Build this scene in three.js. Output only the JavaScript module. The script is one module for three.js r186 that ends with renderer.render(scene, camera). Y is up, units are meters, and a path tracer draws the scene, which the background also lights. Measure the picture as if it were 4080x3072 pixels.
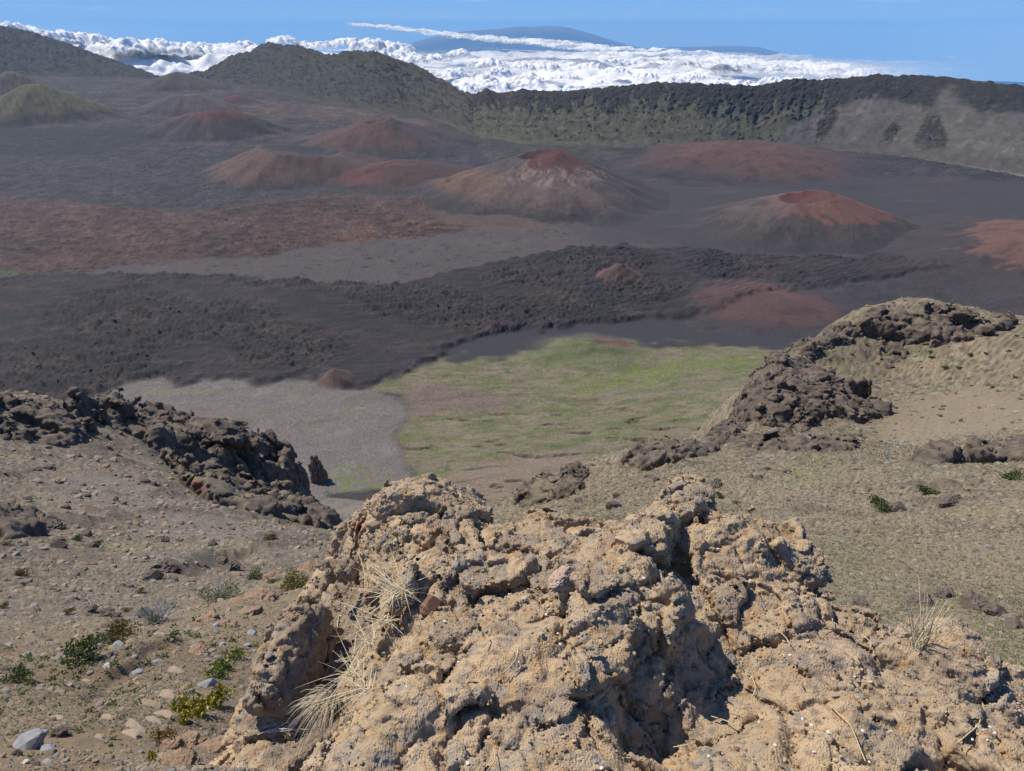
import * as THREE from 'three';
import { mergeGeometries } from 'three/addons/utils/BufferGeometryUtils.js';

// ---------------------------------------------------------------- camera, sky, sun, exposure
const scene = new THREE.Scene();
const camera = new THREE.PerspectiveCamera(55, 1024 / 771, 0.1, 320000);
camera.position.set(0, 0, 0);
camera.rotation.set(-25.8 * Math.PI / 180, 0, 0);
const renderer = new THREE.WebGLRenderer({ antialias: true });
renderer.toneMapping = THREE.LinearToneMapping;
renderer.toneMappingExposure = 1.22;
renderer.shadowMap.enabled = true;

const SUN_AZ = -58 * Math.PI / 180, SUN_EL = 51 * Math.PI / 180;
const sunDir = new THREE.Vector3(Math.sin(SUN_AZ) * Math.cos(SUN_EL), Math.sin(SUN_EL), -Math.cos(SUN_AZ) * Math.cos(SUN_EL));
const sun = new THREE.DirectionalLight(new THREE.Color(1, 0.93, 0.81), 5.0);
sun.name = 'sun';
sun.position.copy(sunDir).multiplyScalar(3000);
sun.castShadow = true;
sun.shadow.mapSize.set(4096, 4096);
Object.assign(sun.shadow.camera, { left: -60, right: 60, top: 60, bottom: -60, near: 10, far: 6000 });
scene.add(sun); scene.add(sun.target);

// ---------------------------------------------------------------- noise and helpers
let seedState = 12345;
function srand(s) { seedState = s | 0; }
function rand() { seedState = (seedState + 0x6d2b79f5) | 0; let t = Math.imul(seedState ^ (seedState >>> 15), 1 | seedState); t = (t + Math.imul(t ^ (t >>> 7), 61 | t)) ^ t; return ((t ^ (t >>> 14)) >>> 0) / 4294967296; }
const range = (a, b) => a + (b - a) * rand();
const PERM = new Uint8Array(512);
{ srand(99); const p = [...Array(256).keys()]; for (let i = 255; i > 0; i--) { const j = Math.floor(rand() * (i + 1)); [p[i], p[j]] = [p[j], p[i]]; } for (let i = 0; i < 512; i++) PERM[i] = p[i & 255]; }
const G2X = new Float64Array(256), G2Y = new Float64Array(256);
for (let i = 0; i < 256; i++) { G2X[i] = Math.cos(i * 2.399963) * 1.45; G2Y[i] = Math.sin(i * 2.399963) * 1.45; }
function n2(x, y) {
  const X = Math.floor(x), Y = Math.floor(y); x -= X; y -= Y; const xi = X & 255, yi = Y & 255;
  const u = x * x * x * (x * (x * 6 - 15) + 10), v = y * y * y * (y * (y * 6 - 15) + 10);
  const a = PERM[xi] + yi, b = PERM[xi + 1] + yi;
  const g00 = PERM[a], g10 = PERM[b], g01 = PERM[a + 1], g11 = PERM[b + 1];
  const p = G2X[g00] * x + G2Y[g00] * y, q = G2X[g10] * (x - 1) + G2Y[g10] * y, r = G2X[g01] * x + G2Y[g01] * (y - 1), s = G2X[g11] * (x - 1) + G2Y[g11] * (y - 1);
  const t0 = p + (q - p) * u, t1 = r + (s - r) * u; return t0 + (t1 - t0) * v;
}
function grad3(h, x, y, z) { const k = h & 15, u = k < 8 ? x : y, v = k < 4 ? y : k === 12 || k === 14 ? x : z; return ((k & 1) ? -u : u) + ((k & 2) ? -v : v); }
function n3(x, y, z) {
  const X = Math.floor(x), Y = Math.floor(y), Z = Math.floor(z); x -= X; y -= Y; z -= Z; const xi = X & 255, yi = Y & 255, zi = Z & 255;
  const u = x * x * x * (x * (x * 6 - 15) + 10), v = y * y * y * (y * (y * 6 - 15) + 10), w = z * z * z * (z * (z * 6 - 15) + 10);
  const A = PERM[xi] + yi, AA = PERM[A] + zi, AB = PERM[A + 1] + zi, B = PERM[xi + 1] + yi, BA = PERM[B] + zi, BB = PERM[B + 1] + zi;
  const l = (a, b, t) => a + (b - a) * t;
  return l(l(l(grad3(PERM[AA], x, y, z), grad3(PERM[BA], x - 1, y, z), u), l(grad3(PERM[AB], x, y - 1, z), grad3(PERM[BB], x - 1, y - 1, z), u), v),
    l(l(grad3(PERM[AA + 1], x, y, z - 1), grad3(PERM[BA + 1], x - 1, y, z - 1), u), l(grad3(PERM[AB + 1], x, y - 1, z - 1), grad3(PERM[BB + 1], x - 1, y - 1, z - 1), u), v), w);
}
function worley3(x, y, z, o) { // nearest two distances and a random number of the nearest cell
  const X = Math.floor(x), Y = Math.floor(y), Z = Math.floor(z); let a = 9, b = 9, id = 0;
  for (let i = -1; i < 2; i++) for (let j = -1; j < 2; j++) for (let k = -1; k < 2; k++) { const h = PERM[PERM[PERM[(X + i) & 255] + ((Y + j) & 255)] + ((Z + k) & 255)], h2 = PERM[h + 57], h3 = PERM[h + 131]; const dx = X + i + h / 255 - x, dy = Y + j + h2 / 255 - y, dz = Z + k + h3 / 255 - z, d = dx * dx + dy * dy + dz * dz; if (d < a) { b = a; a = d; id = h2 ^ h; } else if (d < b) b = d; }
  o[0] = Math.sqrt(a); o[1] = Math.sqrt(b); o[2] = id / 255; return o;
}
function fbm2(x, y, o = 4) { let s = 0, a = 1, t = 0; for (let i = 0; i < o; i++) { s += a * n2(x, y); t += a; a *= 0.55; const nx = x * 1.62 - y * 1.18 + 17.3; y = x * 1.18 + y * 1.62 - 9.1; x = nx; } return s / t; }
function ridge2(x, y, o = 4) { let s = 0, a = 1, t = 0; for (let i = 0; i < o; i++) { s += a * (1 - Math.abs(n2(x, y)) * 1.7); t += a; a *= 0.55; const nx = x * 1.62 - y * 1.18 + 7.3; y = x * 1.18 + y * 1.62 - 3.1; x = nx; } return s / t; }
function fbm3(x, y, z, o = 4) { let s = 0, a = 1, t = 0; for (let i = 0; i < o; i++) { s += a * n3(x, y, z); t += a; a *= 0.55; x = x * 2.03 + 11.7; y = y * 2.03 - 4.2; z = z * 2.03 + 7.9; } return s / t; }
const clamp = (x, a, b) => x < a ? a : x > b ? b : x;
const sstep = (a, b, x) => { const t = clamp((x - a) / (b - a), 0, 1); return t * t * (3 - 2 * t); };
const lerp = (a, b, t) => a + (b - a) * t;
function mix3(c, d, t) { c[0] += (d[0] - c[0]) * t; c[1] += (d[1] - c[1]) * t; c[2] += (d[2] - c[2]) * t; }
class Spline { // thin plate spline through scattered heights
  constructor(P, V, lam) {
    const n = P.length, m = n + 3, A = []; this.P = P; this.n = n;
    for (let i = 0; i < m; i++) A.push(new Float64Array(m + 1));
    for (let i = 0; i < n; i++) { for (let j = 0; j < n; j++) A[i][j] = this.k(P[i][0] - P[j][0], P[i][1] - P[j][1]) + (i === j ? lam : 0); A[i][n] = A[n][i] = 1; A[i][n + 1] = A[n + 1][i] = P[i][0]; A[i][n + 2] = A[n + 2][i] = P[i][1]; A[i][m] = V[i]; }
    for (let c = 0; c < m; c++) { let p = c; for (let i = c + 1; i < m; i++) if (Math.abs(A[i][c]) > Math.abs(A[p][c])) p = i; [A[c], A[p]] = [A[p], A[c]]; for (let i = c + 1; i < m; i++) { const f = A[i][c] / A[c][c]; if (f) for (let j = c; j <= m; j++) A[i][j] -= f * A[c][j]; } }
    const w = this.w = new Float64Array(m); for (let i = m - 1; i >= 0; i--) { let s = A[i][m]; for (let j = i + 1; j < m; j++) s -= A[i][j] * w[j]; w[i] = s / A[i][i]; }
  }
  k(x, y) { const d = x * x + y * y; return d > 1e-12 ? d * Math.log(d) : 0; }
  at(x, y) { const { n, w, P } = this; let s = w[n] + w[n + 1] * x + w[n + 2] * y; for (let i = 0; i < n; i++) { const dx = x - P[i][0], dy = y - P[i][1], d = dx * dx + dy * dy; if (d > 1e-12) s += w[i] * d * Math.log(d); } return s; }
}
const used = new Map();
function numbered(name) { const k = used.get(name) || 0; used.set(name, k + 1); return k ? name + '_' + String(k).padStart(3, '0') : name; }
function put(o, name, label, category, group, kind) {
  o.name = numbered(name); if (label) o.userData.label = label; if (category) o.userData.category = category; if (group) o.userData.group = group; if (kind) o.userData.kind = kind;
  o.traverse((m) => { if (m.isMesh) { m.castShadow = true; m.receiveShadow = true; } }); scene.add(o); return o;
}
function part(mesh, name, parent) { mesh.name = name; mesh.castShadow = mesh.receiveShadow = true; parent.add(mesh); return mesh; }
const lin = (r, g, b) => new THREE.Color().setRGB(r, g, b);
const std = (o) => new THREE.MeshStandardMaterial({ roughness: 0.95, metalness: 0, ...o });
const VC = std({ vertexColors: true, name: 'ground' });
VC.roughness = 1;

// ---------------------------------------------------------------- the sky
{
  const SW = 4096, SH = 2048, d = new Float32Array(SW * SH * 4);
  for (let j = 0; j < SH; j++) {
    const el = ((j + 0.5) / SH - 0.5) * 180, e = Math.max(0, el);
    const k = 1 - Math.exp(-e / 1.7), k2 = 1 - Math.exp(-e / 11);
    const r0 = lerp(lerp(0.35, 0.15, k), 0.05, k2), g0 = lerp(lerp(0.58, 0.39, k), 0.125, k2), b0 = lerp(lerp(0.86, 0.82, k), 0.33, k2);
    for (let i = 0; i < SW; i++) {
      const o = (j * SW + i) * 4; let r = r0, g = g0, b = b0;
      if (el > -0.2 && el < 3) { // thin high cirrus streaks
        const azd = (((i + 0.5) / SW - 0.5) * 360 + 90); const a = ((azd + 540) % 360) - 180;
        const n = fbm2(a * 0.16 + el * 1.1, el * 2.6 + a * 0.05, 4), m = sstep(0.2, 0.6, n) * sstep(0, 0.5, el) * 0.35;
        r = lerp(r, 0.55, m); g = lerp(g, 0.66, m); b = lerp(b, 0.85, m);
      }
      d[o] = r; d[o + 1] = g; d[o + 2] = b; d[o + 3] = 1;
    }
  }
  const t = new THREE.DataTexture(d, SW, SH, THREE.RGBAFormat, THREE.FloatType);
  t.mapping = THREE.EquirectangularReflectionMapping; t.magFilter = t.minFilter = THREE.LinearFilter; t.needsUpdate = true;
  scene.background = t; scene.environment = t;
}
scene.fog = new THREE.FogExp2(lin(0.28, 0.58, 1.0), 0.85e-5);

// ---------------------------------------------------------------- surveyed data (metres, the outlook at the origin; polygons as bearing and log distance)
const FLOOR = [[-313.6,-600.0,-905.7],[-137.0,-590.0,-896.6],[-3.7,-570.0,-821.7],[-280.1,-650.0,-1212.4],[-641.3,-678.0,-1409.2],[-970.4,-695.0,-1377.9],[-5.1,-645.0,-1203.0],[305.2,-600.0,-1086.4],[434.6,-590.0,-1134.2],[506.5,-665.0,-1500.4],[146.9,-680.0,-1484.0],[-108.8,-684.0,-1492.7],[-198.3,-628.0,-1073.1],[141.7,-605.0,-1005.0],[63.0,-585.0,-907.1],[748.5,-680.0,-1587.5],[1189.6,-690.0,-1793.0],[-1352.5,-705.0,-1831.9],[-864.6,-706.0,-1834.5],[-251.2,-703.0,-1826.7],[388.3,-702.0,-2007.3],[1142.4,-700.0,-2218.0],[1455.1,-695.0,-2027.3],[-1718.5,-700.0,-2422.3],[-949.6,-706.0,-2443.1],[-165.9,-705.0,-2439.6],[669.2,-704.0,-2677.3],[1838.2,-700.0,-2947.5],[-2171.0,-690.0,-3154.2],[-1327.9,-695.0,-3005.9],[-602.4,-692.0,-3163.3],[722.0,-700.0,-3390.8],[2263.3,-690.0,-3342.4],[-3088.5,-680.0,-4632.9],[-1929.2,-690.0,-4521.6],[-867.1,-690.0,-4701.1],[534.0,-695.0,-4554.4],[2100.8,-680.0,-4372.3],[2609.1,-670.0,-3867.6],[-3568.1,-640.0,-6688.1],[-2039.5,-655.0,-6844.9],[-564.8,-660.0,-6113.4],[-5245.6,-600.0,-8137.0],[-4014.0,-600.0,-9143.8],[-2871.0,-630.0,-8870.2]];
const CONE = [[124.2,-3496.6,550.0,180.2,0.17,0.16,0.1,0.349,1.15],[1146.5,-2905.7,403.7,113.0,0.26,0.22,0.1,0.087,1.0],[1343.0,-4344.0,672.8,73.2,0.22,0.1,0.05,2.618,1.1],[-871.3,-5009.9,398.1,146.8,0.13,0.15,0.1,0.349,1.1],[-1116.9,-4093.3,368.8,146.5,0.42,0.35,0.12,3.491,0.9],[-565.0,-3924.0,276.0,84.0,0.2,0.1,0.0,0.0,0.9],[-2147.5,-5607.8,411.8,134.6,0.3,0.3,0.18,-1.047,1.0],[-2831.0,-6874.3,424.1,125.9,0.25,0.1,0.05,0.0,1.0],[-3729.5,-9013.1,475.1,156.2,0.1,0.04,0.05,3.142,0.9],[-2592.2,-7477.6,222.8,72.3,0.15,0.1,0.0,0.0,1.0],[-3809.7,-6337.8,553.7,237.2,0.1,0.0,0.0,0.0,0.75],[-4988.5,-7970.7,383.5,209.3,0.1,0.0,0.0,0.0,0.8],[1848.2,-2314.6,651.2,106.4,0.15,0.05,0.0,0.0,0.9],[699.8,-1952.9,231.7,14.0,0.2,0.06,0.0,0.0,0.8],[181.9,-1594.9,155.0,32.0,0.1,0.0,0.0,0.0,0.7],[329.4,-2202.2,72.7,41.7,0.1,0.0,0.0,0.0,0.7],[-372.7,-1409.4,45.0,21.8,0.1,0.0,0.0,0.0,0.7],[227.7,-2924.8,119.3,2.5,0.1,0.0,0.0,0.0,0.8],[-49.9,-3081.8,314.4,13.5,0.1,0.0,0.0,0.0,0.7]];
const FOOT = [[-0.7461,16836.6,-580.0],[-0.6277,13506.0,-600.0],[-0.5689,12607.1,-600.0],[-0.46,11420.4,-600.0],[-0.374,10768.3,-620.0],[-0.3096,9606.8,-635.0],[-0.2685,8441.0,-640.0],[-0.2012,7225.0,-650.0],[-0.1641,6780.8,-655.0],[-0.1147,6420.1,-660.0],[-0.0852,6010.6,-660.0],[-0.0549,5411.8,-675.0],[0.0168,5023.9,-685.0],[0.0887,4933.8,-690.0],[0.181,4870.1,-692.0],[0.2502,4852.2,-690.0],[0.3121,5010.1,-686.0],[0.3813,5122.0,-684.0],[0.4737,4988.3,-680.0],[0.5265,4774.9,-676.0],[0.5942,4573.4,-670.0],[0.6714,4479.0,-660.0]];
const CREST = [[-0.7148,17454.8,1086.4],[-0.6097,14729.9,298.8],[-0.5564,13970.5,20.7],[-0.5293,13629.6,-57.1],[-0.4997,13257.0,-199.4],[-0.4746,12942.3,-340.4],[-0.4451,12624.1,-468.3],[-0.4196,12084.7,-582.2],[-0.4076,11723.2,-631.0],[-0.39,11531.9,-602.5],[-0.3817,11443.9,-543.3],[-0.3738,11375.3,-513.6],[-0.3669,11276.5,-516.1],[-0.3499,11027.1,-414.8],[-0.3343,10798.5,-317.6],[-0.311,10459.7,-258.2],[-0.299,10174.6,-176.7],[-0.2899,9946.3,-148.6],[-0.2777,9596.1,-172.4],[-0.2578,9132.1,-174.1],[-0.2365,8738.9,-220.3],[-0.224,8505.7,-245.3],[-0.209,8230.1,-221.3],[-0.1891,7934.6,-194.0],[-0.181,7834.2,-207.8],[-0.1682,7675.3,-196.2],[-0.1536,7543.1,-232.1],[-0.135,7399.5,-282.1],[-0.1233,7308.7,-290.5],[-0.1045,7096.2,-346.1],[-0.0888,6872.5,-386.7],[-0.0736,6587.5,-431.1],[-0.0599,6314.0,-461.3],[-0.0478,6185.6,-465.7],[-0.0384,6142.9,-446.0],[-0.032,6113.4,-417.4],[-0.0256,6084.5,-435.3],[-0.014,6031.6,-451.3],[0.014,5885.1,-408.4],[0.0338,5843.7,-418.0],[0.0657,5796.0,-417.0],[0.1054,5746.0,-390.4],[0.1447,5709.2,-370.7],[0.1828,5674.1,-342.1],[0.2046,5663.0,-343.0],[0.2357,5647.1,-348.5],[0.2744,5695.1,-353.8],[0.3033,5762.5,-360.9],[0.3165,5789.1,-340.3],[0.3367,5817.1,-316.0],[0.3679,5860.7,-320.6],[0.4037,5841.5,-300.6],[0.4277,5801.0,-275.7],[0.4451,5771.8,-280.4],[0.472,5726.2,-274.5],[0.5055,5586.9,-278.8],[0.5376,5460.8,-285.1],[0.5711,5352.2,-300.3],[0.648,5207.5,-340.1]];
const NEAR = [[-1.86,-2.422,-1.817],[-1.316,-2.351,-1.763],[-0.953,-2.192,-1.644],[-2.594,-2.754,-2.198],[-3.119,-3.657,-3.243],[-2.508,-3.798,-3.369],[-1.784,-3.525,-3.127],[-6.093,-6.548,-6.624],[-4.814,-6.684,-6.761],[-3.161,-5.728,-5.794],[-2.15,-4.681,-4.735],[-6.734,-5.903,-5.971],[-9.998,-10.093,-11.182],[-7.966,-10.391,-11.512],[-5.388,-9.17,-10.16],[-3.928,-8.388,-9.738],[-3.731,-9.367,-11.405],[-16.995,-15.774,-19.677],[-14.449,-17.328,-21.615],[-11.854,-18.55,-23.14],[-9.513,-19.045,-24.197],[-8.031,-20.983,-26.824],[-18.903,-14.31,-17.851],[-28.849,-24.429,-34.536],[-26.06,-28.512,-40.31],[-21.394,-30.984,-42.968],[-17.309,-33.114,-44.771],[-15.5,-37.645,-49.636],[-41.503,-31.766,-51.318],[-40.362,-37.913,-60.827],[-35.172,-43.743,-67.372],[-30.073,-49.926,-71.969],[-25.326,-57.176,-77.991],[-65.3,-34.265,-68.999],[-61.29,-40.228,-79.016],[-60.606,-44.059,-85.743],[-60.328,-49.536,-94.364],[-61.74,-56.71,-108.688],[-60.275,-59.457,-112.92],[-56.069,-60.797,-111.719],[-51.675,-61.144,-108.304],[-49.192,-62.571,-111.643],[-43.952,-64.884,-111.661],[-42.041,-68.465,-114.528],[-40.759,-77.034,-118.168],[-35.82,-83.024,-116.623],[-104.771,-61.93,-107.345],[-93.602,-68.597,-117.212],[-93.065,-83.258,-142.264],[-86.662,-94.977,-157.765],[-72.254,-101.406,-159.388],[-60.963,-110.124,-160.834],[-51.34,-118.358,-162.062],[-236.407,-194.661,-215.666],[-213.287,-215.321,-238.556],[-164.755,-233.522,-274.328],[-127.446,-235.305,-293.526],[-26.713,-72.631,-96.366],[-52.933,-139.963,-192.868],[-90.401,-239.165,-338.124],[-144.844,-403.918,-582.254],[-174.586,-393.05,-574.038],[-231.377,-458.305,-660.655],[-201.712,-608.459,-877.104],[-323.252,-647.95,-946.313],[-440.255,-668.207,-784.968],[-599.869,-605.59,-670.938],[5.47,-6.101,-5.838],[5.953,-7.855,-8.035],[6.011,-5.517,-5.279],[13.201,-12.79,-15.025],[13.739,-15.775,-19.679],[14.109,-19.954,-26.475],[13.283,-25.183,-35.603],[7.3,-11.556,-13.104],[7.558,-15.706,-19.593],[6.148,-30.536,-41.548],[2.391,-50.9,-71.96],[14.597,-11.638,-13.672],[35.332,-23.437,-35.379],[23.079,-19.543,-27.629],[24.374,-24.429,-36.632],[23.682,-29.654,-46.295],[19.761,-34.222,-54.53],[15.216,-38.24,-60.104],[9.146,-42.242,-63.343],[39.063,-30.216,-48.147],[40.446,-38.095,-61.969],[37.585,-43.652,-75.123],[34.134,-49.446,-87.584],[30.93,-53.687,-95.096],[24.662,-51.017,-86.555],[18.734,-52.106,-88.029],[9.948,-58.483,-94.478],[3.268,-66.21,-99.947],[45.779,-46.836,-79.802],[50.82,-44.217,-74.279],[52.007,-38.9,-67.233],[54.865,-56.754,-95.34],[61.96,-51.197,-86.005],[64.923,-47.684,-81.247],[65.343,-65.222,-114.692],[73.9,-61.479,-109.374],[78.101,-55.012,-98.875],[56.123,-66.322,-122.781],[48.175,-65.396,-122.895],[97.99,-69.188,-150.99],[106.526,-64.198,-140.1],[88.333,-72.65,-162.549],[68.098,-70.956,-153.58],[117.926,-75.136,-209.03],[127.573,-73.155,-197.358],[136.3,-69.718,-185.263],[103.298,-76.49,-203.257],[80.529,-73.871,-183.071],[68.177,-72.782,-168.748],[57.738,-70.361,-154.568],[45.808,-68.128,-130.175],[153.345,-64.752,-171.422],[119.44,-59.234,-129.267],[87.323,-50.908,-90.833],[62.88,-38.764,-64.39],[168.954,-140.768,-283.468],[201.643,-129.724,-261.228],[225.766,-119.523,-240.686],[117.742,-136.202,-254.041],[83.859,-123.559,-214.167],[64.279,-108.395,-178.796],[39.103,-86.694,-134.428],[29.742,-88.824,-136.804],[16.036,-100.784,-149.14],[4.998,-107.413,-149.917],[384.649,-325.714,-460.484],[308.574,-363.97,-514.57],[130.311,-324.634,-430.719],[28.702,-296.954,-398.969],[263.036,-673.308,-860.704],[606.728,-599.124,-794.909],[-4.119,-661.464,-899.991],[-56.229,-506.344,-697.738],[-0.547,-87.082,-119.999],[-10.669,-66.515,-89.365],[-7.1,-34.761,-44.436],[-0.117,-20.041,-25.0],[-2.284,-12.18,-13.812],[1.56,-9.123,-9.878],[-1.039,-6.312,-5.909],[2.072,-6.581,-6.161],[3.392,-5.461,-4.949],[0.356,-5.244,-4.185],[2.807,-3.915,-3.124],[-0.702,-4.051,-2.917],[1.213,-3.801,-2.524],[2.163,-2.888,-2.079]];
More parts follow.
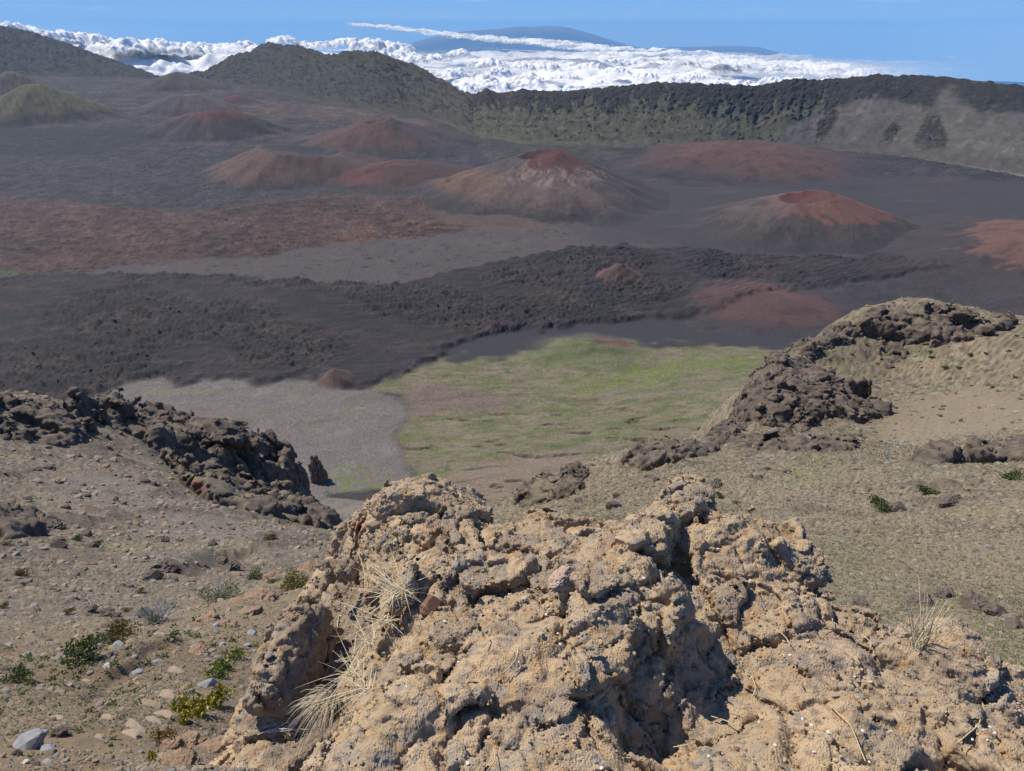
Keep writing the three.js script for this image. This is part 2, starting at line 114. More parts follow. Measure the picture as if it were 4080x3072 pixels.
const ZONE = {"blue":[[-0.6437,8.9022],[-0.5252,8.8125],[-0.4453,8.8212],[-0.4288,8.6822],[-0.3604,8.5403],[-0.3197,8.3144],[-0.2788,8.242],[-0.2456,8.1783],[-0.3267,8.1436],[-0.4145,8.1378],[-0.5122,8.2275],[-0.6634,8.381]],"bluedark":[[-0.6446,8.8733],[-0.503,8.7893],[-0.4366,8.7748],[-0.4246,8.659],[-0.4905,8.575],[-0.6541,8.604]],"blue2":[[-0.152,8.4911],[-0.0869,8.6098],[-0.0276,8.5403],[0.0084,8.4882],[0.0085,8.1552],[-0.0642,8.3781],[-0.1241,8.2855]],"red":[[-0.6636,8.3752],[-0.5125,8.2218],[-0.4147,8.132],[-0.3267,8.1436],[-0.2456,8.1783],[-0.1268,8.1262],[-0.0911,8.0075],[-0.0666,7.9582],[-0.1424,7.9003],[-0.2527,7.9003],[-0.3369,7.8598],[-0.3983,7.883],[-0.4783,7.8974],[-0.5491,7.8916],[-0.5808,7.9206],[-0.6876,7.964]],"orange":[[-0.2581,7.9206],[-0.2143,7.9843],[-0.1285,7.9988],[-0.0603,7.9669],[-0.0793,7.9409],[-0.1613,7.8887],[-0.253,7.8916]],"sand":[[-0.5494,7.8887],[-0.4783,7.8974],[-0.3983,7.883],[-0.3369,7.8598],[-0.2529,7.8974],[-0.1298,7.9119],[-0.0352,7.9554],[0.0902,7.9872],[0.1836,7.9467],[0.2337,7.8916],[0.1104,7.8598],[-0.0039,7.7961],[-0.0683,7.7555],[-0.1461,7.6976],[-0.2584,7.7266],[-0.3851,7.8048],[-0.5111,7.8627]],"lava":[[-0.6882,7.9525],[-0.5111,7.8627],[-0.3854,7.799],[-0.2585,7.7208],[-0.1463,7.6918],[-0.0684,7.744],[0.0154,7.8077],[0.1103,7.8685],[0.2342,7.8743],[0.335,7.8743],[0.4713,7.9003],[0.5221,7.8743],[0.5519,7.8569],[0.5061,7.8308],[0.4504,7.7961],[0.3254,7.6571],[0.2917,7.5992],[0.244,7.5557],[0.1287,7.521],[0.0295,7.4833],[-0.0714,7.4399],[-0.1128,7.3675],[-0.1542,7.3154],[-0.2092,7.2662],[-0.2488,7.2604],[-0.2985,7.327],[-0.3618,7.3212],[-0.4083,7.3617],[-0.4723,7.3733],[-0.4916,7.4283],[-0.5426,7.4052],[-0.5754,7.3936],[-0.7274,4.5008]],"dark":[[-0.1129,7.3617],[-0.0714,7.4399],[0.0295,7.4805],[0.1288,7.5152],[0.2441,7.55],[0.2459,7.4978],[0.3803,7.5181],[0.7055,5.3492],[0.7112,5.2652],[0.3833,7.4486],[0.1962,7.4312],[0.0634,7.3936],[-0.0041,7.3675],[-0.0725,7.3386]],"green":[[-0.1542,7.3154],[-0.113,7.3559],[-0.0314,7.3617],[0.05,7.3907],[0.1964,7.4167],[0.3832,7.4515],[0.4089,5.1465],[0.3579,5.1002],[0.3474,4.9206],[0.3269,4.8801],[0.2395,4.3328],[0.1143,4.272],[-0.0045,4.3125],[-0.1548,5.8096],[-0.1592,6.8],[-0.164,6.8955],[-0.1849,6.9708],[-0.1673,7.104],[-0.1653,7.188],[-0.2066,7.243]],"bright":[[0.0996,7.2343],[0.1658,7.3096],[0.2624,7.3762],[0.3542,7.4254],[0.4022,5.1552],[0.3518,7.3183],[0.2647,7.3009],[0.2013,7.2256],[0.1002,7.1909]],"bare":[[-0.1776,7.188],[-0.1562,7.2256],[-0.1147,7.2517],[-0.0391,7.2054],[0.0168,7.1619],[-0.0678,7.1185],[-0.145,7.1127],[-0.1721,7.1359]],"talus":[[-0.141,6.8],[-0.0703,6.8666],[-0.0044,6.9129],[0.111,6.9476],[0.1616,4.4863],[0.1143,4.272],[-0.0045,4.3125],[-0.1396,5.8849]],"fan":[[-0.6059,4.6861],[-0.5426,7.4052],[-0.4918,7.4225],[-0.4726,7.3675],[-0.4085,7.3588],[-0.3621,7.3125],[-0.2989,7.3154],[-0.2747,7.2662],[-0.2099,7.243],[-0.171,7.1764],[-0.1598,7.1301],[-0.1818,7.0316],[-0.1696,6.9042],[-0.1432,6.8],[-0.2943,6.8231],[-0.3265,4.7556],[-0.3747,4.7961],[-0.4642,7.2256],[-0.5711,4.6398]],"fangreen":[[-0.2895,6.9245],[-0.234,6.9274],[-0.1797,6.8492],[-0.152,6.7971],[-0.2107,6.7826],[-0.2802,6.826],[-0.298,6.8897]],"pink":[[-0.3511,9.0239],[-0.2339,8.937],[-0.1501,8.7806],[-0.0923,8.6967],[-0.122,8.6445],[-0.2359,8.7546],[-0.3118,8.8328]],"rlava":[[0.2893,8.4042],[0.381,8.4708],[0.4725,8.4853],[0.6623,8.4216],[0.6654,8.3868],[0.4996,8.4042],[0.4267,8.3579],[0.3722,8.3897]],"footgreen":[[-0.0691,8.6011],[0.0168,8.5258],[0.1163,8.4853],[0.1757,8.4331],[0.0869,8.4216],[0.0265,8.1841]],"grow":[[-0.6862,7.9814],[-0.5943,7.9293],[-0.5826,7.909],[-0.5962,7.9003],[-0.6881,7.9554]],"wtalus":[[0.3158,8.4882],[0.3392,8.5808],[0.3734,8.6127],[0.4059,8.6329],[0.4348,8.6272],[0.4643,8.6127],[0.4892,8.5895],[0.4958,8.6185],[0.5036,8.6185],[0.5113,8.5953],[0.5293,8.5692],[0.5559,8.5519],[0.6449,8.5345],[0.6602,8.436],[0.4953,8.5084],[0.3953,8.5461]],"wc1":[[0.3728,8.5663],[0.3736,8.6011],[0.3878,8.6214],[0.3951,8.6069],[0.3869,8.5808],[0.381,8.5635]],"wc2":[[0.4443,8.549],[0.4442,8.5692],[0.4564,8.5866],[0.4625,8.575],[0.4579,8.5548]],"wc3":[[0.4791,8.5345],[0.4806,8.5577],[0.4858,8.5837],[0.5,8.5721],[0.5121,8.5316],[0.5122,8.5113],[0.4934,8.5229]],"lc1":[[-0.5962,4.5818],[-0.5834,4.6861],[-0.5545,4.7266],[-0.5155,4.7957],[-0.4895,4.7957],[-0.4531,4.7957],[-0.4258,4.7957],[-0.3914,4.7957],[-0.3624,4.7957],[-0.34,4.7957],[-0.3259,4.7759],[-0.3463,4.7035],[-0.3843,4.6513],[-0.4183,4.6513],[-0.4544,4.5789],[-0.4714,4.2894],[-0.4863,4.3473],[-0.5107,4.5934],[-0.5494,4.5992]],"lc2":[[-0.4825,4.2865],[-0.4396,4.5326],[-0.3863,4.6079],[-0.3292,4.689],[-0.2791,4.6832],[-0.2915,4.0577],[-0.3415,4.1127],[-0.3932,4.078],[-0.441,4.1272]],"lc3":[[-0.7027,4.5384],[-0.7264,4.521],[-0.635,4.5934],[-0.6003,4.5905],[-0.5779,4.4805],[-0.6187,4.3849],[-0.7359,4.3502],[-0.7118,4.3676]],"lc4":[[-0.7671,3.6697],[-0.671,3.7392],[-0.6497,3.661],[-0.6641,3.4873],[-0.6976,3.4525]],"lc5":[[-0.5145,3.0297],[-0.4617,3.2035],[-0.4129,3.1977],[-0.4181,3.1108],[-0.472,3.0008],[-0.5051,2.9081]],"lscree":[[-0.6358,4.2054],[-0.5636,4.2257],[-0.4851,4.1996],[-0.3949,3.8347],[-0.3379,3.6697],[-0.4004,3.3714],[-0.4999,3.438],[-0.5784,3.6871],[-0.6338,4.0172]],"lgreen":[[-0.6193,3.3193],[-0.5804,3.3946],[-0.5426,3.357],[-0.5625,3.2295],[-0.6065,3.2093]],"rc1":[[0.4623,5.2623],[0.4757,5.2855],[0.4835,5.3145],[0.5345,5.3231],[0.5991,5.3203],[0.6159,5.3145],[0.6075,5.2855],[0.5612,5.2739],[0.5178,5.2594],[0.4855,5.2565]],"rc2":[[0.3345,5.0104],[0.3413,5.0538],[0.3524,5.1002],[0.3856,5.1436],[0.4128,5.1378],[0.4428,5.077],[0.4734,5.0423],[0.4991,4.993],[0.5142,4.9786],[0.4982,4.9293],[0.4462,4.9177],[0.4263,4.8222],[0.389,4.8309],[0.3498,4.883]],"rc3":[[0.1866,4.44],[0.2057,4.4916],[0.2427,4.4916],[0.2845,4.4718],[0.2731,4.3299],[0.2127,4.2894]],"rc4":[[0.009,4.4313],[0.0327,4.4863],[0.0693,4.4863],[0.1097,4.3965],[0.0997,4.2894],[0.0331,4.3241]],"rc5":[[0.5675,4.3154],[0.6061,4.3502],[0.6385,4.3676],[0.7421,4.7295],[0.6904,4.4081],[0.7487,4.301],[0.6288,4.2286],[0.5807,4.0519]],"rc6":[[0.3288,4.5095],[0.3907,4.5152],[0.4406,4.4255],[0.4936,4.3965],[0.4677,4.2894],[0.408,4.2662],[0.3441,4.3589]],"rc7":[[0.4793,5.2594],[0.502,5.2594],[0.5225,5.2334],[0.5141,5.2189],[0.4947,5.2392]],"rc8":[[0.353,5.0886],[0.3852,5.1552],[0.4157,5.2739],[0.4616,5.2652],[0.4692,5.2594],[0.4257,5.1842],[0.3939,5.1204],[0.3605,5.0625]],"rc9":[[0.2725,4.3734],[0.3023,4.5529],[0.3304,5.0046],[0.3451,4.883],[0.3256,4.5123],[0.2929,4.327]],"ash":[[0.0907,7.9322],[0.1393,8.0277],[0.1788,8.2218],[0.2949,8.2507],[0.452,8.3665],[0.6641,8.41],[0.6851,7.9119],[0.5,7.8453],[0.4694,7.9322],[0.2706,7.8656],[0.2155,7.8887],[0.1228,7.8772]],"rtalus":[[0.505,4.912],[0.5498,5.0538],[0.6048,5.1147],[0.7301,5.022],[0.6992,5.0046],[0.7061,4.8338],[0.6188,4.8482],[0.5622,4.8106],[0.5195,4.8338]],"rgreen":[[0.4047,4.0403],[0.4581,4.4313],[0.4856,4.2691],[0.4748,3.8753],[0.428,3.8434]],"rpale":[[0.3334,3.5191],[0.4695,3.2324],[0.7744,3.4293],[0.818,2.2421],[0.5113,2.6012]]};
const OUT = [[-1.211,-2.3,-1.558],[-0.678,-1.9,-1.287],[-0.268,-1.6,-1.084],[-0.006,-1.6,-1.084],[0.307,-1.6,-1.084],[0.621,-1.6,-1.084],[0.935,-1.6,-1.084],[1.264,-1.62,-1.097],[1.639,-1.7,-1.267],[-1.091,-2.3,-1.714],[-0.763,-2.02,-1.506],[-0.624,-1.98,-1.476],[-0.29,-1.64,-1.222],[-0.007,-1.6,-1.193],[0.329,-1.62,-1.208],[0.665,-1.62,-1.208],[1.008,-1.63,-1.215],[1.27,-1.66,-1.237],[-1.089,-2.35,-1.956],[-0.835,-2.12,-1.692],[-0.706,-2.1,-1.676],[-0.573,-2.03,-1.725],[-0.376,-1.66,-1.381],[-0.126,-1.6,-1.331],[0.173,-1.62,-1.348],[0.502,-1.72,-1.431],[0.73,-1.66,-1.381],[1.037,-1.66,-1.381],[1.392,-1.7,-1.415],[1.677,-1.75,-1.456],[-1.321,-2.6,-2.434],[-0.762,-2.12,-1.88],[-0.675,-2.08,-1.947],[-0.553,-2.06,-1.929],[-0.366,-1.72,-1.61],[-0.3,-1.66,-1.554],[-0.072,-1.62,-1.517],[0.184,-1.6,-1.498],[0.667,-1.76,-1.648],[0.875,-1.7,-1.592],[1.214,-1.7,-1.592],[1.568,-1.8,-1.649],[-0.741,-2.12,-2.218],[-0.621,-2.1,-2.172],[-0.516,-2.04,-2.11],[-0.358,-1.76,-1.841],[-0.153,-1.68,-1.758],[0.133,-1.64,-1.716],[0.277,-1.58,-1.653],[0.749,-1.76,-1.841],[0.95,-1.74,-1.78],[1.217,-1.74,-1.721],[1.466,-1.78,-1.761],[-0.723,-2.17,-2.461],[-0.628,-2.1,-2.409],[-0.564,-1.96,-2.33],[-0.43,-1.8,-2.115],[-0.17,-1.72,-2.021],[0.149,-1.7,-1.997],[0.452,-1.62,-1.949],[0.72,-1.7,-1.997],[1.014,-1.8,-2.065],[-0.601,-1.9,-2.459],[-0.365,-1.74,-2.309],[-0.101,-1.78,-2.332],[0.171,-1.8,-2.359],[0.489,-1.75,-2.322],[0.693,-1.68,-2.315],[0.88,-1.78,-2.304],[1.072,-1.82,-2.327],[-0.654,-1.92,-2.75],[-0.526,-1.86,-2.749],[-0.358,-1.82,-2.733],[-0.214,-1.84,-2.705],[-0.052,-1.9,-2.625],[0.151,-1.92,-2.7],[0.369,-1.92,-2.632],[0.545,-1.86,-2.636],[0.656,-1.78,-2.631],[0.771,-1.74,-2.634],[0.863,-1.8,-2.506],[1.115,-1.86,-2.493],[1.156,-1.84,-2.227],[1.129,-1.82,-2.012],[1.268,-1.84,-1.947],[1.436,-1.78,-1.901],[1.564,-1.8,-1.792],[1.661,-1.85,-1.774],[-0.719,-2.42,-3.022],[-0.781,-3.32,-3.285],[-0.394,-2.32,-3.01],[-0.429,-3.22,-3.278],[-0.057,-2.4,-2.905],[-0.063,-3.3,-3.175],[0.167,-2.42,-2.98],[0.182,-3.32,-3.25],[0.408,-2.42,-2.91],[0.445,-3.32,-3.177],[0.849,-2.24,-2.902],[0.925,-3.14,-3.161],[1.042,-2.34,-2.766],[1.137,-3.24,-3.018],[1.229,-2.36,-2.748],[1.339,-3.26,-2.995],[1.296,-2.34,-2.465],[1.431,-3.24,-2.694],[1.269,-2.32,-2.25],[1.404,-3.22,-2.479],[1.408,-2.34,-2.185],[1.543,-3.24,-2.415],[1.576,-2.28,-2.139],[1.711,-3.18,-2.368],[1.704,-2.3,-2.03],[1.839,-3.2,-2.26],[1.905,-2.35,-1.97],[2.04,-3.25,-2.2],[-1.103,-2.6,-2.948],[-1.316,-2.8,-2.93],[-1.028,-2.6,-3.243],[-1.559,-2.9,-2.413]];
const BLOCK = {"slab":[[-0.766,-2.0,-2.141],[-0.803,-2.06,-1.76]],"arch":[[-0.758,-1.98,-2.359],[-0.621,-1.98,-2.376]],"rib":[[0.654,-1.7,-2.373],[0.271,-1.6,-1.713]],"rib2":[[0.275,-1.62,-1.734],[0.248,-1.66,-1.472]],"block":[[0.538,-1.62,-1.774],[0.439,-1.66,-1.642]],"block3":[[0.726,-1.76,-2.264],[0.931,-1.8,-2.287]],"knob":[[0.765,-1.8,-2.578],[0.765,-1.82,-2.658]],"ledge":[[0.92,-1.8,-1.883],[1.207,-1.82,-1.82]],"ledge2":[[1.152,-1.74,-1.448],[1.428,-1.8,-1.631]],"ledge3":[[-0.266,-1.84,-2.352],[-0.432,-1.84,-2.504]]};
const PIT = [[0.624,-1.74,-2.114,0.055],[0.466,-1.72,-1.939,0.05],[0.445,-1.76,-1.841,0.05],[0.432,-1.8,-1.742,0.055],[0.203,-1.66,-1.62,0.035],[-0.564,-2.02,-1.523,0.11],[-0.462,-1.9,-1.455,0.1],[0.35,-1.7,-1.371,0.05],[-0.71,-2.1,-2.432,0.07],[0.956,-1.86,-2.224,0.05],[0.158,-1.68,-1.758,0.03]];
const PEBBLE = [[-0.1003,-1.8774,0.0044],[-0.089,-1.8597,0.0039],[-0.0092,-1.8956,0.0051],[0.1216,-1.7718,0.0041],[0.1272,-1.7427,0.0038],[0.1355,-1.6481,0.0051],[0.1063,-1.7519,0.0072],[0.1392,-1.6008,0.0067],[-0.2614,-1.6276,0.0066],[0.0182,-1.5313,0.0044],[-0.1532,-1.5577,0.0056],[0.6933,-1.8757,0.0046],[0.6373,-1.6744,0.0042],[0.7086,-1.6964,0.0039],[0.8221,-1.6618,0.0044],[0.8342,-1.647,0.0072],[0.7813,-1.4041,0.0068],[0.7931,-1.3735,0.0067],[0.898,-1.3231,0.0067],[0.9881,-1.3455,0.0043],[0.6673,-1.4044,0.0047],[0.6727,-1.303,0.006],[0.7585,-1.2732,0.0064],[0.8197,-1.3365,0.0069],[1.1955,-1.3309,0.007],[1.1965,-1.3124,0.0038],[1.2223,-1.3241,0.0059],[1.2229,-1.3057,0.0062],[1.1589,-1.2903,0.0055],[1.1904,-1.2827,0.0042],[0.4952,-1.2719,0.0054],[0.3961,-1.2517,0.0039],[0.2183,-1.218,0.0072],[-0.1082,-1.2275,0.007],[0.1566,-1.293,0.0057],[-0.2838,-1.444,0.0047],[-0.2162,-1.8126,0.0071],[-0.137,-1.9976,0.0058],[0.4051,-1.7959,0.007],[0.7367,-2.1282,0.0069],[0.9048,-2.1586,0.0055],[1.0036,-1.5806,0.0052],[0.9893,-1.223,0.0059],[0.8841,-1.2441,0.0052],[1.0973,-1.2476,0.0041],[1.3474,-1.41,0.0047],[-0.7174,-2.3669,0.0068],[-0.6909,-2.2254,0.0037],[-0.6937,-2.1891,0.0037],[-0.7054,-2.4085,0.006]];
const STRAW = [[[-0.64,-2.037,-2.451],[-0.575,-2.015,-2.258]],[[-0.717,-2.211,-2.367],[-0.678,-2.107,-2.038]],[[-0.68,-2.114,-2.068],[-0.671,-2.088,-1.892]],[[0.018,-1.624,-1.563],[-0.027,-1.617,-1.497]],[[0.822,-1.758,-1.763],[0.843,-1.736,-1.683]],[[1.043,-1.762,-1.839],[0.979,-1.737,-1.773]],[[0.718,-1.754,-1.624],[0.693,-1.731,-1.536]],[[0.567,-1.731,-1.487],[0.607,-1.71,-1.423]],[[0.849,-1.661,-1.419],[0.873,-1.626,-1.245]],[[0.757,-1.621,-1.228],[0.761,-1.609,-1.17]],[[-0.08,-1.652,-1.662],[-0.08,-1.636,-1.592]],[[-0.047,-1.602,-1.278],[-0.062,-1.602,-1.194]],[[1.12,-1.753,-1.793],[1.106,-1.725,-1.706]],[[-0.447,-1.86,-2.085],[-0.565,-1.962,-2.333]],[[0.439,-1.691,-1.385],[0.475,-1.683,-1.329]],[[1.212,-1.671,-1.348],[1.12,-1.654,-1.286]],[[-0.76,-2.117,-2.004],[-0.684,-2.087,-1.912]],[[1.039,-1.686,-1.57],[1.093,-1.684,-1.543]]];
const TUFT = {"front":[-0.602,-2.064,-1.773],"right":[1.224,-1.725,-1.669],"mid":[[-0.559,-2.068,-1.958],[-0.511,-2.017,-1.995],[-0.445,-1.901,-1.944],[-0.411,-1.844,-1.962],[-0.376,-1.793,-1.964],[-0.475,-1.906,-1.746],[-0.549,-2.029,-1.839]]};
const LICHEN = [[-0.453,-1.789,-2.344],[-0.429,-1.784,-2.303],[-0.387,-1.749,-2.195],[-0.342,-1.71,-2.121],[-0.311,-1.71,-2.07],[-0.287,-1.707,-2.074],[-0.251,-1.711,-2.034],[-0.357,-1.721,-2.108],[-0.469,-1.892,-2.158],[-0.436,-1.836,-2.082],[0.052,-1.694,-1.887],[0.043,-1.685,-1.846],[0.068,-1.7,-1.928],[0.09,-1.629,-1.638],[0.775,-1.738,-1.947],[0.813,-1.74,-1.997],[0.745,-1.736,-1.923]];
const LOOSE = {"pink":[0.153,-1.644,-1.769],"rust":[-0.273,-1.716,-1.923],"twig":[-0.713,-2.108,-1.7],"dark":[[-0.889,-2.142,-1.683],[-0.838,-2.088,-1.598],[-0.52,-2.035,-2.036],[0.713,-1.66,-1.367],[0.191,-1.596,-1.588]]};
const SHRUB = [["gold",-3.55,-9.54,0.381],["green",-6.87,-15.38,0.417],["twiggy",-4.88,-9.62,0.512],["green",-4.14,-10.09,0.161],["olive",-4.8,-6.96,0.358],["olive",-3.45,-4.77,0.199],["grey",-5.06,-8.04,0.409],["green",-5.84,-9.15,0.299],["olive",-11.97,-14.37,0.343],["olive",-11.38,-13.48,0.151],["olive",-7.83,-10.02,0.18],["green",-17.93,-24.89,0.462],["olive",-8.03,-12.52,0.161],["dark",18.62,-30.42,1.195],["dark",23.99,-35.6,1.061],["dark",31.44,-40.06,1.184],["dark",14.51,-42.69,0.639],["green",14.7,-40.33,0.484],["green",21.53,-52.97,0.544],["dark",102.18,-163.65,1.548],["dark",104.8,-154.73,1.265],["dark",98.27,-158.96,1.085],["green",99.28,-150.12,1.445],["dark",97.9,-151.65,1.46],["dark",66.34,-160.67,1.314],["dark",64.06,-160.52,1.097],["green",585.11,-1583.22,10.756],["dark",98.07,-166.15,1.01],["dark",98.65,-161.28,0.878],["dark",107.14,-153.78,0.837],["dark",96.67,-133.72,0.744],["green",79.35,-121.18,0.773],["dark",310.27,-1081.7,10.805],["dark",43.75,-152.29,1.091],["dark",20.66,-84.0,0.853],["green",20.31,-78.83,1.033],["dark",17.92,-74.48,0.545],["green",111.11,-152.29,0.828],["dark",102.48,-136.69,0.756],["green",58.28,-134.91,0.753],["dark",80.97,-161.9,0.772],["dark",72.06,-162.66,0.881],["dark",86.54,-167.48,0.906],["dark",85.53,-151.92,0.735],["dark",73.95,-158.43,0.757],["olive",-16.36,-19.26,0.331],["green",-16.24,-23.46,0.401],["olive",-9.87,-24.39,0.493],["olive",-6.93,-10.19,0.149],["olive",-9.49,-10.67,0.173],["green",-3.23,-3.52,0.152],["green",-2.94,-3.82,0.261],["olive",-2.45,-2.48,0.088]];
const YELLOW = [[-1.68,-3.02,0.164],[-1.73,-2.84,0.165],[-1.68,-2.66,0.081],[-1.58,-2.32,0.092],[-1.44,-2.02,0.056],[-2.07,-3.89,0.133],[-2.09,-4.12,0.118],[-2.0,-3.66,0.113]];
const PLANT = [[-3.08,-3.77,0.07],[-2.87,-3.55,0.057],[-2.69,-3.44,0.083],[-2.72,-3.65,0.054],[-2.73,-3.74,0.082],[-2.74,-3.92,0.075],[-2.63,-3.81,0.056],[-2.6,-3.88,0.083],[-2.35,-3.58,0.051],[-2.16,-2.47,0.052],[-2.22,-2.7,0.041],[-1.94,-2.35,0.037],[-1.96,-2.42,0.051],[-2.09,-2.75,0.075],[-2.41,-2.69,0.043],[-2.96,-3.28,0.057],[-3.14,-3.48,0.082],[-3.08,-3.6,0.102],[-2.82,-3.32,0.076],[-2.37,-3.43,0.069],[-2.71,-4.44,0.125],[-2.61,-4.34,0.061],[-2.83,-4.82,0.126],[-2.71,-4.24,0.076],[-2.85,-4.14,0.065],[-2.32,-4.12,0.063],[-2.35,-4.34,0.078],[-2.27,-4.49,0.115],[-1.94,-3.14,0.053],[-1.96,-3.23,0.074],[-1.74,-2.66,0.065],[-1.7,-1.95,0.041],[-1.76,-2.25,0.053],[-3.67,-3.98,0.058],[-2.91,-3.04,0.046],[-2.33,-2.47,0.043],[-3.64,-4.29,0.102],[-3.58,-4.46,0.089],[-3.75,-4.24,0.078],[-2.0,-2.95,0.068],[-2.55,-4.01,0.082],[-3.1,-4.17,0.075],[-4.38,-7.91,0.196],[-4.33,-8.14,0.19],[-4.23,-6.47,0.11],[-1.98,-2.22,0.053],[-2.1,-2.17,0.05],[-2.37,-3.3,0.091],[-2.43,-3.26,0.083],[-3.33,-4.07,0.073],[-2.11,-2.6,0.077]];
const STONE = [["slab",-1.94,-2.49,0.1],["slab",-1.98,-3.05,0.159],["slab",-1.94,-2.81,0.153],["slab",-1.81,-2.69,0.143],["slab",-1.78,-2.58,0.12],["slab",-1.77,-2.42,0.152],["slab",-1.74,-2.33,0.126],["slab",-1.8,-2.24,0.061],["slab",-2.31,-3.72,0.172],["slab",-2.13,-2.43,0.095],["slab",-1.51,-1.96,0.047],["grey",-1.95,-2.05,0.153],["grey",-1.85,-2.03,0.074],["grey",-1.74,-1.88,0.052],["pale",-1.79,-1.85,0.038],["grey",-3.01,-3.88,0.099],["grey",-2.96,-4.15,0.105],["grey",-2.22,-4.75,0.103],["grey",-3.14,-6.52,0.119],["grey",-3.03,-6.64,0.099],["grey",-2.11,-4.41,0.067],["grey",-1.96,-3.43,0.142],["grey",-3.73,-4.65,0.094],["grey",-3.61,-4.78,0.16],["slab",-3.44,-4.86,0.284],["grey",-4.16,-4.73,0.103],["grey",-5.3,-5.81,0.126],["grey",-2.28,-4.35,0.073],["dark",-1.63,-2.43,0.066],["brown",-1.54,-2.29,0.116],["brown",-2.35,-4.12,0.16],["dark",-1.94,-2.2,0.079],["brown",-4.21,-7.82,0.385],["brown",-3.66,-7.92,0.388],["brown",-3.85,-8.71,0.493],["brown",-4.22,-8.75,0.354],["brown",-4.47,-10.92,0.346],["brown",-3.64,-10.45,0.413],["brown",-3.6,-7.07,0.292],["dark",-1.9,-1.94,0.046],["grey",-2.54,-3.92,0.073],["grey",-2.59,-3.74,0.09],["pale",-2.75,-3.7,0.076],["slab",-2.8,-3.54,0.073],["grey",-2.46,-4.28,0.079],["grey",-2.57,-4.87,0.081],["slab",-3.54,-6.4,0.159],["slab",-2.82,-4.46,0.127],["brown",-1.53,-2.43,0.132],["brown",-1.39,-2.37,0.173],["brown",-1.3,-1.95,0.162],["brown",-1.91,-2.51,0.045],["grey",-5.15,-8.44,0.124]];
const BOULDER = [[-15.3,-26.28,0.529],[-16.68,-28.34,0.393],[-15.9,-28.46,0.395],[-15.16,-28.12,0.434],[-18.96,-26.87,0.497],[-22.26,-29.2,0.983],[-15.33,-20.08,0.628],[-14.51,-20.59,0.419],[-15.61,-21.85,0.307],[-34.16,-47.1,0.56],[-28.05,-38.51,0.523],[-30.27,-44.11,0.463],[-28.36,-44.08,0.464],[-33.49,-56.97,0.762],[-31.99,-55.66,0.581],[-30.81,-39.25,0.589],[-39.8,-54.2,1.034],[-39.21,-52.01,0.688],[-9.67,-16.45,0.783],[-9.43,-15.28,0.486],[-6.98,-9.76,0.239],[-6.73,-9.61,0.188],[-7.39,-10.0,0.163],[-9.2,-13.94,0.178],[-9.53,-14.19,0.136],[-11.51,-18.59,0.205],[-12.34,-24.55,0.382],[-8.4,-17.5,0.554],[-10.38,-21.16,0.497],[15.56,-47.72,0.993],[18.81,-47.64,0.634],[7.89,-47.69,1.081],[8.96,-53.37,0.64],[18.81,-29.81,0.767],[21.02,-29.84,0.9],[22.21,-30.98,0.512],[18.71,-49.29,0.582],[21.61,-49.44,0.582],[19.07,-69.73,0.816],[13.03,-56.01,0.664],[6.21,-57.34,0.776],[8.24,-10.18,0.497],[7.98,-9.34,0.382],[7.81,-10.89,0.442],[8.63,-11.43,0.37],[7.32,-8.18,0.27],[6.75,-11.04,0.322],[326.33,-1175.93,8.282],[75.06,-129.33,0.911]];
const CRAG = [["L",-57.78,-90.64,3.848],["L",-60.4,-102.88,5.088],["L",-59.54,-107.81,5.337],["L",-55.69,-106.29,4.54],["L",-52.16,-103.12,3.694],["L",-49.24,-102.71,4.436],["L",-48.38,-107.54,6.183],["L",-44.34,-101.38,5.164],["L",-44.16,-107.88,5.461],["L",-42.29,-110.82,4.02],["L",-40.45,-109.33,3.198],["L",-51.76,-89.65,3.211],["L",-52.59,-85.03,2.429],["L",-37.32,-107.96,2.403],["L",-41.02,-99.36,3.656],["L",-43.92,-88.86,2.599],["L",-57.7,-76.74,2.707],["L",-55.41,-77.73,2.754],["L",-54.93,-81.81,2.091],["L",-23.33,-28.07,1.289],["L",-31.85,-101.04,3.063],["L",-33.82,-96.26,2.903],["L",-35.25,-89.31,2.68],["L",-33.64,-76.75,2.526],["L",-31.19,-65.68,1.962],["L",-7.02,-22.72,0.887],["L",-7.73,-27.21,0.844],["L",-8.21,-23.66,0.737],["R",92.53,-175.08,8.157],["R",98.47,-175.8,9.334],["R",103.04,-173.16,8.068],["R",108.43,-170.52,7.956],["R",112.55,-167.84,6.726],["R",122.2,-168.34,5.61],["R",89.12,-171.74,5.066],["R",54.88,-148.15,7.194],["R",52.28,-132.4,7.415],["R",59.7,-148.26,6.134],["R",54.73,-126.56,6.24],["R",62.69,-135.28,5.665],["R",62.88,-128.63,5.436],["R",47.78,-124.31,5.27],["R",66.71,-129.04,4.544],["R",69.49,-127.08,3.591],["R",65.09,-147.5,4.074],["R",51.97,-118.89,4.232],["R",19.69,-86.58,3.763],["R",22.17,-89.22,3.867],["R",22.26,-82.05,2.976],["R",17.45,-82.96,2.415],["R",3.35,-83.0,3.099],["R",5.75,-82.39,3.673],["R",7.56,-78.95,2.931],["R",1.48,-82.1,1.848],["R",51.45,-65.53,2.834],["R",47.7,-63.08,1.827],["R",43.56,-62.74,2.283],["R",38.87,-59.47,1.739],["R",29.32,-79.02,2.282],["R",32.32,-78.1,2.027],["R",34.58,-73.18,2.115],["R",37.03,-70.65,1.841],["R",10.6,-65.23,1.452],["R",91.33,-164.91,4.488],["R",90.67,-167.78,3.404]];
const PILLAR = [-283.4,-919.8,31.8,54.1];
const DEADTREE = [36.48,-61.92,0.995];
const TRAIL = [[-1971.77,-4050.23],[-1999.53,-4243.57],[-2026.17,-4491.94],[-2056.29,-4734.15],[-2068.37,-4910.67]];
